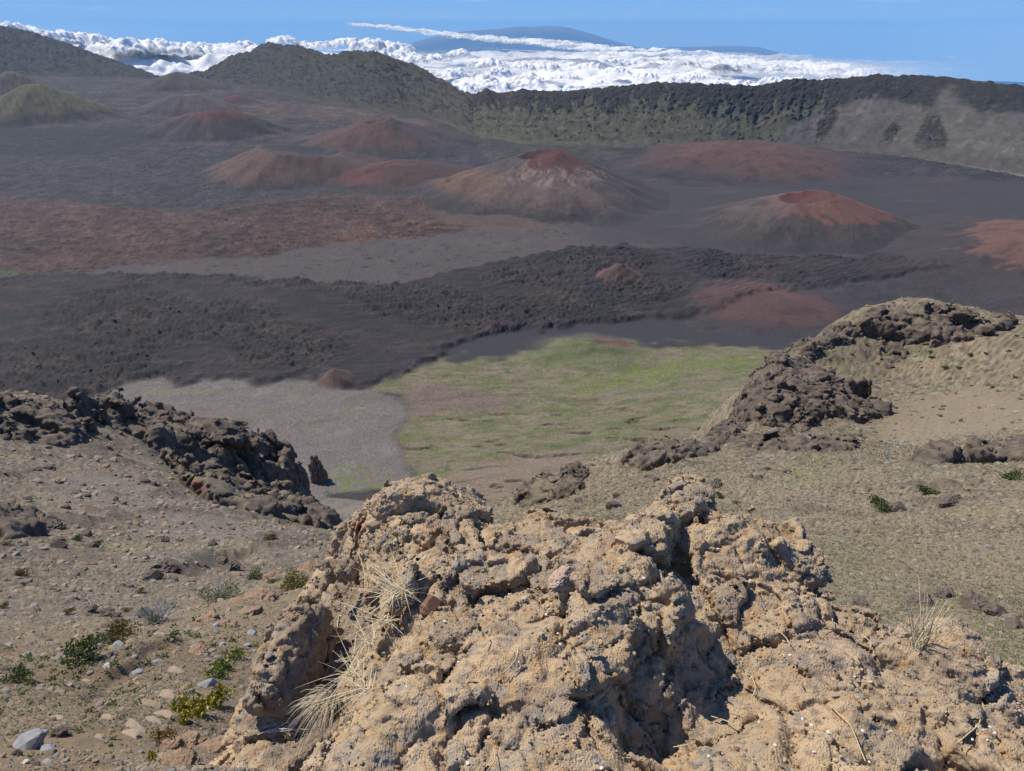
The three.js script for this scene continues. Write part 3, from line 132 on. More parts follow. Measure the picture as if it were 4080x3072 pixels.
const CLOUD = [[-0.5542,17000,171.0,956.0],[-0.5308,17500,87.0,875.0],[-0.5065,18000,12.0,900.0],[-0.4805,18500,-5.0,810.0],[-0.4615,19000,-109.0,713.0],[-0.441,17000,-98.0,850.0],[-0.4133,17500,-135.0,875.0],[-0.3848,18000,-175.0,900.0],[-0.3657,19000,-240.0,713.0],[-0.3406,20000,-236.0,750.0],[-0.3177,21000,-229.0,656.0],[-0.2729,24000,-124.0,750.0],[-0.25,24000,-291.0,600.0],[-0.2313,22000,-268.0,550.0],[-0.201,22000,-138.0,825.0],[-0.1712,21000,-174.0,919.0],[-0.1439,21000,-239.0,788.0],[-0.1334,19000,-391.0,713.0],[-0.1613,18000,-405.0,563.0],[-0.1225,18000,-482.0,563.0],[-0.0943,20000,-516.0,625.0],[-0.0658,22000,-456.0,550.0],[-0.0263,20000,-623.0,625.0],[-0.0722,16000,-664.0,600.0],[-0.0555,15000,-862.0,563.0],[-0.0149,18000,-749.0,563.0],[0.0137,20000,-675.0,625.0],[0.0423,20000,-706.0,625.0],[-0.0266,15000,-823.0,563.0],[0.0196,16000,-835.0,600.0],[0.0655,18000,-843.0,563.0],[0.0993,21000,-760.0,525.0],[0.0775,15000,-901.0,563.0],[0.1335,20000,-825.0,500.0],[0.1676,20000,-925.0,500.0],[0.1173,16000,-872.0,500.0],[0.1572,16000,-910.0,400.0],[0.1959,18000,-922.0,450.0],[0.223,20000,-915.0,500.0],[0.2511,18000,-957.0,450.0],[0.3146,19000,-944.0,523.0],[0.2997,18000,-1008.0,450.0],[0.3403,20000,-964.0,625.0],[0.3762,20000,-1001.0,550.0],[0.2787,17000,-985.0,425.0],[0.2105,28000,-853.0,875.0],[0.1771,30000,-766.0,825.0],[0.2545,28000,-1014.0,875.0]];
const BAND = [[-0.2025,50000,332.0],[-0.1702,48000,178.0],[-0.1375,46000,56.0],[-0.1044,44000,-101.0],[-0.071,42000,-267.0],[-0.0373,40000,-337.0],[-0.0034,38000,-398.0],[0.0306,36000,-450.0],[0.0645,35000,-509.0],[0.0985,33500,-623.0],[0.1323,32000,-691.0],[0.1659,31000,-761.0],[0.1989,31000,-725.0],[0.2318,30000,-787.0],[0.2644,29000,-872.0],[0.2965,28000,-918.0],[0.3278,28000,-936.0],[0.3587,27000,-973.0],[0.389,26000,-1001.0],[0.4187,25000,-1023.0],[0.4476,24500,-1048.0],[0.4758,24000,-1069.0]];
const MK = [[-0.1855,-3228.0],[-0.1619,-2079.0],[-0.1276,-1297.0],[-0.1049,-871.0],[-0.0823,-587.0],[-0.0597,-303.0],[-0.0372,-197.0],[-0.0146,-91.0],[0.0023,51.0],[0.0107,87.0],[0.0247,51.0],[0.0416,122.0],[0.0556,122.0],[0.0697,-20.0],[0.0866,-303.0],[0.1093,-728.0],[0.132,-1189.0],[0.1546,-1507.0],[0.1772,-1858.0],[0.222,-2555.0],[0.278,-3695.0]];
const ML = [[0.0428,-5176.0],[0.0823,-3262.0],[0.127,-2408.0],[0.1658,-2026.0],[0.2095,-1872.0],[0.2737,-1753.0],[0.2949,-1876.0],[0.327,-2565.0],[0.3692,-3494.0],[0.4315,-5144.0]];
// ---------------------------------------------------------------- terrain height
const floorS = new Spline(FLOOR.map((p) => [p[0] / 1000, p[2] / 1000]), FLOOR.map((p) => p[1]), 0.002);
const nearS = new Spline(NEAR.map((p) => [Math.atan2(p[0], -p[2]), Math.log(Math.hypot(p[0], p[2]))]), NEAR.map((p) => -p[1] / Math.hypot(p[0], p[2])), 0.0005);
function table(T, a, c) { let i = 0; while (i < T.length - 2 && T[i + 1][0] < a) i++; const t = clamp((a - T[i][0]) / (T[i + 1][0] - T[i][0]), 0, 1); return lerp(T[i][c], T[i + 1][c], t); }
// zones: signed distance (negative inside) in the chart of bearing and log distance
const ZB = {}; for (const k in ZONE) { let a = 9, b = -9, c = 99, d = -99; for (const [x, y] of ZONE[k]) { a = Math.min(a, x); b = Math.max(b, x); c = Math.min(c, y); d = Math.max(d, y); } ZB[k] = [a, b, c, d]; }
function zone(k, x, y, soft) { // 1 inside, 0 outside, blended over +-soft
  const B = ZB[k]; if (x < B[0] - soft || x > B[1] + soft || y < B[2] - soft || y > B[3] + soft) return 0;
  const P = ZONE[k], n = P.length; let d = 1e9, inside = false;
  for (let i = 0, j = n - 1; i < n; j = i++) {
    const ex = P[j][0] - P[i][0], ey = P[j][1] - P[i][1], wx = x - P[i][0], wy = y - P[i][1], t = clamp((wx * ex + wy * ey) / (ex * ex + ey * ey + 1e-12), 0, 1), bx = wx - ex * t, by = wy - ey * t;
    d = Math.min(d, bx * bx + by * by);
    if ((P[i][1] > y) !== (P[j][1] > y) && x < (P[j][0] - P[i][0]) * (y - P[i][1]) / (P[j][1] - P[i][1]) + P[i][0]) inside = !inside;
  }
  d = Math.sqrt(d) * (inside ? -1 : 1); return sstep(soft, -soft, d);
}
// cinder cones: [height above the floor, index, relative radius, bearing round the axis]
CONE[3][2] *= 1.5; CONE[3][8] = 1.25; CONE[5][2] *= 1.5; CONE[5][3] *= .8; CONE[4][2] *= 1.35; CONE[4][8] = 1.1; CONE[6][2] *= 1.12; CONE[2][3] *= 1.3; CONE[13][3] = 26; CONE[4][3] *= .72; CONE[4][6] = .22; CONE[12][3] *= 1.1;
const CK = ['A', 'B', 'C', 'D', 'E0', 'E1', 'E', 'F', 'G', 'H', 'I', 'I2', 'J', 'K', 'L', 'M', 'N', 'O', 'P'];
const coneOut = { h: 0, i: -1, d: 0, th: 0, rel: 0 };
function coneAt(x, z, warp) {
  let best = 0, bi = -1, bd = 0, bt = 0, br = 0;
  for (let i = 0; i < CONE.length; i++) {
    const [cx, cz, R, h, rc, dep, tilt, td, p] = CONE[i], dx = x - cx, dz = z - cz; let q = dx * dx + dz * dz; if (q > R * R * 1.7) continue;
    const th = Math.atan2(-dz, dx), d = Math.sqrt(q) / R * (1 + 0.17 * n2(Math.cos(th) * 1.5 + i * 7.7, Math.sin(th) * 1.5) + .05 * n2(Math.cos(th) * 5 + i, Math.sin(th) * 5) + 0.03 * warp);
    const hr = h * (1 + tilt * Math.cos(th - td)); let v;
    if (d > rc) { const o = clamp((1.12 - d) / (1.12 - rc), 0, 1); v = hr * (p >= 1 ? Math.pow(o, p + 0.12 * sstep(0.5, 1.1, d)) : Math.pow(o, 1 + (1 - p) * 0.6) * (1 + (1 - p) * o * (1 - o))); } else v = hr * (1 - dep * (1 - (d / rc) * (d / rc)));
    if (v > best) { best = v; bi = i; bd = d; bt = th; br = v / h; }
  }
  coneOut.h = best; coneOut.i = bi; coneOut.d = bd; coneOut.th = bt; coneOut.rel = br;
}
const out = { y: 0, c: [0, 0, 0], reg: 0 };
const REG = ['crater_floor', 'lava_flow', 'grassy_slope', 'gravel_fan', 'crater_wall', 'rocky_hill', 'mountain', ...CK.map((k) => 'cone:' + k)];
function octaves(x, z, l0, l1, gain) { let s = 0, a = 1; for (let l = l0; l > l1; l *= 0.5) { s += a * n2(x / l + l * 3.1, z / l - l * 1.7); a *= gain; } return s; }
const CONECOL = { A: [.135, .103, .088], B: [.062, .054, .048], C: [.088, .055, .047], D: [.1, .058, .049], E0: [.095, .066, .055], E1: [.075, .045, .038], E: [.055, .05, .05], F: [.105, .09, .076], G: [.085, .068, .058], H: [.1, .05, .045], I: [.115, .11, .062], I2: [.12, .10, .075], J: [.055, .045, .043], K: [.058, .046, .046], L: [.15, .15, .08], M: [.15, .088, .058], N: [.12, .085, .065], O: [.075, .066, .062], P: [.13, .088, .065] };
function crater(az, r) {
  const x = r * Math.sin(az), z = -r * Math.cos(az), lr = Math.log(r), cell = r * 0.0016;
  const w1 = n2(x / 90, z / 90), w2 = n2(x / 31 + 5, z / 31), w3 = n2(x / 12, z / 12 + 9);
  const wx = az + (w1 * 0.011 + w2 * 0.007 + w3 * 0.003) * 0.8, wy = lr + (n2(x / 90 + 31, z / 90) * 0.02 + n2(x / 31, z / 31 + 44) * 0.012) * 0.8;
  let y = floorS.at(x / 1000, z / 1000);
  coneAt(x, z, w1); const C = { ...coneOut };
  const c = out.c; let reg = 0, rough = 0.85, tone = .46;
  const n50 = fbm2(x / 160, z / 160, 4), nf = fbm2(x / 23, z / 23, 4), nstreak = fbm2(x / 150 + z / 500, z / 40, 4);
  // grey cinder plain
  c[0] = .068; c[1] = .063; c[2] = .063;
  mix3(c, [.05, .046, .05], sstep(-.1, .5, n50)); mix3(c, [.1, .088, .08], sstep(.1, .5, n2(x / 420, z / 240)) * .6);
  mix3(c, [.135, .12, .105], sstep(.28, .5, fbm2(x / 330 + z / 700 + 5, z / 110 + 4, 4)) * .75); mix3(c, [.034, .032, .035], sstep(.22, .42, fbm2(x / 240 + 15, z / 90, 4)) * .7);
  const far = sstep(3500, 5200, r);
  if (far > 0) { mix3(c, [.125, .078, .063], far * sstep(0, .3, fbm2(x / 500 + 3, z / 330, 4)) * .9); mix3(c, [.03, .03, .034], far * sstep(.0, .2, fbm2(x / 300 + 7, z / 170, 5)) * .9); mix3(c, [.15, .125, .105], far * sstep(.2, .35, fbm2(x / 260 + 27, z / 90, 5)) * .7); rough += far * .6; }
  const Z = (k, s = .006) => zone(k, wx, wy, s);
  let m;
  m = Z('pink', .012); if (m) { mix3(c, [.17, .115, .09], m * sstep(-.3, .2, nstreak)); }
  m = Math.max(Z('blue', .01), Z('blue2'), Z('rlava')); if (m) { mix3(c, [.062, .061, .068], m); mix3(c, [.028, .028, .034], m * sstep(.05, .4, nf)); mix3(c, [.10, .098, .1], m * .5 * sstep(.15, .5, nstreak)); rough = lerp(rough, 1.5, m); }
  m = Z('bluedark', .01); if (m) { mix3(c, [.03, .03, .036], m * .85); }
  m = Z('red', .008); if (m) { mix3(c, [.122, .073, .059], m); mix3(c, [.15, .1, .078], m * .5 * sstep(.05, .45, nstreak)); mix3(c, [.045, .036, .036], m * sstep(.18, .4, fbm2(x / 70, z / 34 + 4, 4))); rough = lerp(rough, 1.6, m); }
  m = Z('orange'); if (m) mix3(c, [.19, .105, .066], m * sstep(-.4, .2, nf));
  m = Z('footgreen', .01); if (m) mix3(c, [.075, .085, .055], m * sstep(-.5, .1, nf));
  m = Z('sand'); if (m) { mix3(c, [.13, .117, .11], m); mix3(c, [.17, .152, .13], m * .6 * sstep(.1, .5, n50)); const k = sstep(.2, .42, fbm2(x / 46 + z / 90, z / 17, 4) + .12 * w1); mix3(c, [.05, .044, .042], m * k * .8); rough = lerp(rough, .35 + k * 1.3, m); }
  m = Z('ash', .03); if (m) { mix3(c, [.074, .071, .074], m * .85); mix3(c, [.12, .108, .098], m * .7 * sstep(.2, .45, fbm2(x / 400 + z / 900 + 5, z / 100 + 4, 4))); rough = lerp(rough, .2, m); }
  m = Z('dark'); if (m) { mix3(c, [.056, .056, .062], m); rough = lerp(rough, .2, m); }
  m = Z('grow', .01); if (m) mix3(c, [.1, .14, .04], m * sstep(-.3, .2, nf));
  const mg = zone('green', wx + .014 * n2(x / 60 + 3, z / 60), wy + .03 * n2(x / 45, z / 45 + 6), .02); if (mg) {
    mix3(c, [.165, .145, .095], mg); mix3(c, [.11, .125, .045], mg * .85 * sstep(-.18, .28, fbm2(x / 75 + 2, z / 38, 5))); mix3(c, [.2, .17, .12], mg * .8 * sstep(.05, .35, fbm2(x / 60, z / 33 + 12, 4))); mix3(c, [.07, .085, .03], mg * .7 * sstep(.1, .4, fbm2(x / 22, z / 14 + 2, 4)));
    const b = Z('bright', .02); if (b) mix3(c, [.125, .16, .03], b * .8 * sstep(-.3, .15, nf));
    const ba = Math.max(Z('bare', .02), .7 * sstep(.3, .45, fbm2(x / 110 - z / 260, z / 46 + 8, 4))); if (ba) mix3(c, [.155, .115, .092], mg * ba);
    const rs = sstep(.26, .4, fbm2(x / 95 - z / 160 + 41, z / 26 + 8, 4)) * sstep(7.25, 7.05, lr); mix3(c, [.115, .068, .046], mg * rs * .9); y -= mg * rs * 5; y += mg * 7 * fbm2(x / 120 - z / 200, z / 60, 3);
    const t = Z('talus', .02); if (t) { mix3(c, [.2, .152, .118], t * .9); mix3(c, [.07, .066, .07], t * sstep(.3, .45, fbm2(x / 130 - z / 90, z / 26, 3)) * .7); }
    rough = lerp(rough, .75, mg); tone = lerp(tone, .8, mg); if (mg > .5) reg = 2;
  }
  const ml = Z('lava', .007); if (ml) {
    const fl = fbm2(x / 330 + 2, z / 260, 4), calm = sstep(-.05, .3, n2(x / 420 + 7, z / 330)); mix3(c, [.048, .04, .041], ml); mix3(c, [.085, .06, .051], ml * .8 * sstep(.02, .32, fbm2(x / 240 + 9, z / 120, 4))); mix3(c, [.03, .026, .028], ml * sstep(.0, .35, fl)); mix3(c, [.095, .085, .082], ml * .6 * sstep(.2, .42, nstreak)); mix3(c, [.15, .125, .105], ml * .7 * sstep(.44, .54, fbm2(x / 80 + 19, z / 20, 4)) * sstep(.1, -.2, az)); mix3(c, [.02, .018, .02], ml * (1 - calm * .8) * sstep(.2, .4, fbm2(x / 60 + 5, z / 30, 5)) * .75);
    const fo = az > -.15 ? sstep(-.15, 0, az) * (.5 + .5 * Math.sin((x * .55 + z + 60 * n2(x / 170, z / 170) + 18 * n2(x / 50, z / 50)) / 6.2)) : 0; y += ml * fo * 3.2;
    rough = lerp(rough, 2.2 - 1.2 * calm, ml); if (ml > .5) reg = 1; y += ml * 9;
  }
  const mf = Z('fan', .008); if (mf && ml < .9) {
    const k = mf * (1 - ml); mix3(c, [.142, .127, .121], k); mix3(c, [.19, .172, .162], k * .6 * sstep(.1, .4, fbm2(x / 60, z / 90, 4)));
    const fx = x + 200, fz = z + 880, fd = Math.hypot(fx, fz) + 60, fa = Math.atan2(fx, -fz), ff = fa + .16 * n2(x / 140, z / 140) + .05 * n2(x / 38, z / 38);
    const chan = 1 - Math.abs(n2(ff * 6.5, fd / 420)) * 9 - .35 * Math.abs(n2(ff * 23, fd / 160)); mix3(c, [.215, .19, .17], k * .55 * sstep(.45, .95, chan) * sstep(-.3, .3, n2(x / 110 + 3, z / 110))); y -= k * .5 * sstep(.2, .9, chan);
    const ch2 = 1 - Math.abs(n2(ff * 17 + 9, fd / 200)) * 5; mix3(c, [.1, .087, .08], k * .5 * sstep(.4, .95, ch2)); mix3(c, [.115, .1, .09], k * .6 * sstep(0, .4, fbm2(ff * 9, fd / 90, 4))); mix3(c, [.16, .15, .075], k * .6 * sstep(.2, .45, fbm2(x / 120 + 5, z / 70 + 3, 3)) * sstep(7.0, 7.12, lr));
    const g = Z('fangreen', .03); if (g) mix3(c, [.13, .15, .05], g * .8 * sstep(-.2, .3, nf)); rough = lerp(rough, .7, k); tone = lerp(tone, .8, k); if (k > .5) reg = 3;
  }
  { const q = Math.max(0, rough - .55), l1 = sstep(.62, .8, ridge2(x / 170 + 5, z / 52, 3)) * sstep(-.2, .3, n2(x / 600, z / 400)), l2 = sstep(.66, .82, ridge2(x / 60 + 2, z / 19, 3)); mix3(c, [.022, .02, .022], clamp(q * .75, 0, .75) * Math.max(l1, l2 * .8)); mix3(c, [c[0] * 1.5, c[1] * 1.5, c[2] * 1.5], clamp(q, 0, .8) * sstep(.1, .45, fbm2(x / 90 + 8, z / 24, 4)) * .6); y += clamp(q, 0, 1) * (l1 * 4 + l2 * 2); }
  // cones
  if (C.i >= 0 && C.h > 0.5) {
    const k = CK[C.i], big = C.h / CONE[C.i][3], th = C.th, dd = C.d, rc = CONE[C.i][4], inside = dd < rc ? 1 : 0;
    const cc = CONECOL[k].slice(), thw = th + .25 * n2(x / 120 + 3, z / 120), rad = n2(thw * 9 + C.i * 9, dd * 2.6) * .7 + .5 * n2(x / 70, z / 70), rad2 = n2(thw * 27 + C.i * 3, dd * 4.5) * .8 + .4 * n2(x / 30, z / 30); let cover = sstep(.02, .34, big + nf * .12 + rad * .06);
    let a = .85;
    if (k === 'A') {
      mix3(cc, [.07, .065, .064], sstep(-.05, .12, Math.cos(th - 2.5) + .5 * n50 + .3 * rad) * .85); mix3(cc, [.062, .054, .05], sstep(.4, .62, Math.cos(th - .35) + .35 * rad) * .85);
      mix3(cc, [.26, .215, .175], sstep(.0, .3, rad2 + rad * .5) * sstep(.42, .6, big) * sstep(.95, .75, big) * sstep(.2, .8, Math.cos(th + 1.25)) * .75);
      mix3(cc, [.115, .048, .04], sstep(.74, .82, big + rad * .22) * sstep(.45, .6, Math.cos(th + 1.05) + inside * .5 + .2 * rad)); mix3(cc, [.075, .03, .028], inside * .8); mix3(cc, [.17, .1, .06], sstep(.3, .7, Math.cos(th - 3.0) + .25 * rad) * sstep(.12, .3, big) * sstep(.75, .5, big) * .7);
    } else if (k === 'B') {
      mix3(cc, [.16, .08, .058], sstep(.6, .68, big + rad * .22 + .14 * Math.cos(th))); mix3(cc, [.17, .135, .1], sstep(.1, .35, rad2) * sstep(.8, .95, big) * sstep(0, .7, Math.cos(th - 3.6)) * .9); mix3(cc, [.115, .045, .036], inside * .9); mix3(cc, [.12, .1, .088], sstep(.2, .7, Math.cos(th - 3.0)) * sstep(.3, .6, big) * (1 - inside) * .5);
      mix3(cc, [.12, .095, .055], sstep(.25, .5, rad2) * sstep(.6, .4, big) * .4);
    } else if (k === 'J') mix3(cc, [.15, .082, .06], sstep(.5, .6, big + n50 * .35 + .12 * rad));
    else if (k === 'K') { mix3(cc, [.1, .057, .048], sstep(.15, .55, big + n50 * .3)); }
    else if (k === 'C') { mix3(cc, [.115, .062, .05], sstep(.55, .66, big + n50 * .4 + rad * .1)); mix3(cc, [.06, .055, .055], sstep(.35, .1, big + n50 * .2) * .7); }
    else if (k === 'D') { mix3(cc, [.075, .065, .06], sstep(.5, .2, big + n50 * .3) * .6); mix3(cc, [.055, .05, .05], sstep(.2, .8, Math.cos(th - .2)) * .6); }
    else if (k === 'E0') { mix3(cc, [.062, .06, .06], sstep(-.1, .5, Math.cos(th - 1.9) + .3 * n50)); mix3(cc, [.125, .084, .064], sstep(.5, .7, Math.cos(th - 3.7) + .4 * rad) * .8); mix3(cc, [.058, .056, .058], inside * .7); }
    else if (k === 'E1') mix3(cc, [.11, .046, .038], sstep(-.1, .4, Math.cos(th - 3) + .5 * n50));
    else if (k === 'E') { mix3(cc, [.115, .055, .042], Math.max(inside, sstep(.62, .85, big + rad * .3)) * .9); mix3(cc, [.15, .105, .07], sstep(.3, .5, n50 + rad * .3) * sstep(.4, .2, big)); mix3(cc, [.03, .025, .028], inside * sstep(0, .3, nf)); }
    else if (k === 'F') mix3(cc, [.07, .066, .064], sstep(0, .5, Math.cos(th - 3.6) + .3 * rad));
    else if (k === 'I') { mix3(cc, [.06, .08, .035], sstep(.0, .25, fbm2(x / 30, z / 30, 3))); mix3(cc, [.05, .046, .047], sstep(.35, .05, big + n50 * .3)); }
    else if (k === 'I2') mix3(cc, [.06, .055, .045], sstep(.0, .3, fbm2(x / 60, z / 60, 3)));
    else if (k === 'L') { mix3(cc, [.1, .135, .04], sstep(-.2, .3, nf + n50)); mix3(cc, [.16, .07, .045], sstep(.6, .9, Math.cos(th - .45) + .1 * rad) * sstep(.3, .5, big)); cover *= .8; }
    else if (k === 'M') { mix3(cc, [.085, .06, .048], sstep(.0, .6, Math.cos(th + 1.6) + n50)); cover = sstep(.08, .16, big + nf * .05); }
    mix3(cc, [cc[0] * .55, cc[1] * .55, cc[2] * .58], sstep(.05, .4, fbm2(x / 85 + 4, z / 85 + C.h / 40, 4)) * .75); mix3(cc, [cc[0] * 1.45, cc[1] * 1.38, cc[2] * 1.3], sstep(.12, .45, fbm2(x / 120 + 14, z / 120 - C.h / 50, 4)) * .6); mix3(cc, [.03, .028, .03], (1 - inside) * sstep(.3, .42, fbm2(x / 28 + 4, z / 28, 3)) * sstep(.5, .15, big) * .8);
    if (k === 'L' || k === 'O' || k === 'P') cover *= .75;
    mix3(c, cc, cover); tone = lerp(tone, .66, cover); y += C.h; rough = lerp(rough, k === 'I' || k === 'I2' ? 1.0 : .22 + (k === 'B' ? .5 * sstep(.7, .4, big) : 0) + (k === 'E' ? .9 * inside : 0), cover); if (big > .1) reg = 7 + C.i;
    if (k === 'B') y += (1 - inside) * C.h * .09 * (ridge2(th * 7, dd * 1.2, 3) - .5) * sstep(.75, .5, big) * sstep(.05, .2, big);
    y += cover * (1 - inside) * C.h * .026 * (rad + .5 * rad2) * sstep(.95, .7, big);
  }
  if (rough > .9) y += (rough - .9) * ((ridge2(x / 130 + 3, z / 75, 4) - .5) * 9 + (ridge2(x / 34, z / 22 + 5, 3) - .5) * 5);
  const amp = rough;
  y += amp * (octaves(x, z, 70, Math.max(cell * 1.1, 2), .62) * 1.5 - (rough > 1.2 ? Math.abs(n2(x / 15, z / 15)) * 3.2 * (rough - 1) : 0));
  { const k = Math.exp((.12 + .8 * clamp(rough - .3, 0, 1.2)) * (1 - mg) * (1 - mf) * (.75 * fbm2(az * 70, lr * 34, 5) + .5 * fbm2(az * 20 + 5, lr * 11, 4)) * (C.i >= 0 && C.h > 6 ? .5 : 1)); c[0] *= k; c[1] *= k; c[2] *= k; }
  const hf = .5 + clamp(rough, 0, 1.6) * .6, g = 1 + hf * (.26 * n2(az * 260, lr * 120) + .3 * n2(az * 480 + 7, lr * 230)), gt = g * tone; { const pur = 1 - Math.max(mg, mf); c[0] *= gt; c[1] *= gt * lerp(.97, .91, pur); c[2] *= gt * lerp(.93, .97, pur); }
  out.y = y; out.reg = reg;
}
function wall(az, r) {
  const rf = table(FOOT, az, 1), yf = table(FOOT, az, 2), rc = table(CREST, az, 1), yc = table(CREST, az, 2), s = (r - rf) / (rc - rf), q = clamp(s, 0, 1), rise = yc - yf, L = Math.hypot(rc - rf, rise), u = az * (rc + rf) / 2, v = q * L;
  const kind = az < -.395 ? 6 : az < -.05 ? 5 : 4, c = out.c, S = kind === 6 ? 1.8 : kind === 5 ? 1.25 : 1, U = u / S, V = v / S;
  const wob = n2(U / 210, V / 210), nA = fbm2(U / 150 + 3, V / 150, 4), nB = fbm2(U / 46, V / 46 + 9, 4), nC = fbm2(U / 17 + 7, V / 17, 3);
  const lr = Math.log(r), wt = kind === 4 ? Math.max(0, zone('wtalus', az + wob * .005 + nB * .005, lr + nB * .008, .005) - Math.max(zone('wc1', az + nB * .004, lr + nB * .01, .003), zone('wc2', az + nB * .004, lr + nB * .01, .003), zone('wc3', az + nB * .004, lr + nB * .01, .003))) : 0;
  const diag = kind === 5 ? U / 120 + V / 95 : U / 110 - V / 240, cn = fbm2(diag, V / 52 - U / 330, 5) * .8 + .35 * nC + (kind === 4 ? .30 * sstep(.5, .95, q) * sstep(-.1, .3, az) + .12 * (q - .6) : .1 * (q - .5));
  const isl = kind === 4 ? Math.max(zone('wc1', az + nB * .006, lr + nB * .012, .003), zone('wc2', az + nB * .006, lr + nB * .012, .003), zone('wc3', az + nB * .006, lr + nB * .012, .003)) : 0;
  const fing = ridge2(U / 95 + .3 * wob, V / 600, 2) - .55, band = kind === 4 ? sstep(.0, .05, q - .72 + .42 * fing + .22 * nA + .14 * nB + .10 * sstep(.1, .35, az)) * sstep(-.2, -.08, nC + .5 * nB + .12) : 0, streak = fbm2(U / 62 + V / 300, V / 26 + U / 400, 4); let crag = Math.max(band * (1 - wt * .9), sstep(kind === 5 ? .17 : .25, kind === 5 ? .21 : .29, cn * .6 + streak * .7) * sstep(.04, .15, q) * (1 - wt), isl * sstep(-.25, .05, nC + nB)); crag *= kind === 6 ? .6 : 1;
  const rill = ridge2(U / 70 + wob * .8 + V / 500, V / 420, 3);
  let y = yf + rise * Math.pow(q, kind === 4 ? 1.18 : 1.05) + (rill - .5) * (kind === 4 ? 12 : 20) * S * sstep(0, .25, q) * (1 - .5 * wt) + nA * 16 * S * sstep(0, .3, q) * sstep(1, .85, q);
  y += crag * (6 + 8 * Math.max(0, nB + .3)) * S * sstep(1.0, .9, q) + (nB * 4 + nC * 2.4) * S * (1 - wt * .85) + Math.max(0, s - .97) * 0;
  if (s > .93) y += sstep(.93, 1, s) * (6 * nC + 5 * nB) * (kind === 6 ? .6 : 1);
  if (s > 1) y -= (r - rc) * .6;
  if (kind === 4) { c[0] = .052; c[1] = .053; c[2] = .038; mix3(c, [.09, .083, .05], sstep(.05, .35, nB + .4 * nC) * .75); mix3(c, [.036, .037, .03], sstep(.05, .4, nA)); mix3(c, [.085, .062, .048], sstep(.3, .45, fbm2(U / 38 + V / 260, V / 190, 3)) * sstep(.9, .5, q) * .8); mix3(c, [.075, .069, .066], wt * .96); mix3(c, [.108, .101, .095], wt * .8 * sstep(.05, .35, fbm2(U / 55 - V / 210, V / 330 + 4, 4))); mix3(c, [.05, .047, .046], wt * .7 * sstep(.05, .35, fbm2(U / 80 - V / 260 + 9, V / 400, 3))); mix3(c, [.055, .066, .036], sstep(.35, .12, q) * sstep(.12, -.05, az) * .6); }
  else if (kind === 5) { c[0] = .046; c[1] = .045; c[2] = .037; mix3(c, [.062, .059, .044], sstep(.05, .4, nB + .5 * nC) * .7); mix3(c, [.03, .031, .027], sstep(.05, .4, nA) * .8); }
  else { c[0] = .03; c[1] = .036; c[2] = .032; mix3(c, [.055, .052, .04], sstep(.0, .35, nB) * .7); mix3(c, [.02, .024, .024], sstep(.0, .35, nA)); }
  mix3(c, [.017, .0155, .018], crag * .95); mix3(c, [.09, .085, .06], sstep(.09, .0, q + .03 * nB) * .6 * (1 - wt) * sstep(.2, .0, az)); if (kind === 4 && az > .12) mix3(c, [.062, .057, .054], sstep(.3, .1, q) * sstep(.12, .2, az) * .9); if (kind === 4 && az > .28) mix3(c, [.13, .115, .1], sstep(.05, .015, q) * .8);
  const g = (1 + .3 * nC + .2 * n2(az * 900, q * 150)) * (kind === 4 ? .95 : .85) * Math.exp(.5 * fbm2(az * 90, q * 14, 4)); c[0] *= g; c[1] *= g * .97; c[2] *= g * .94; out.y = y - (s < .05 ? (.05 - s) * 120 : 0); out.reg = kind;
}
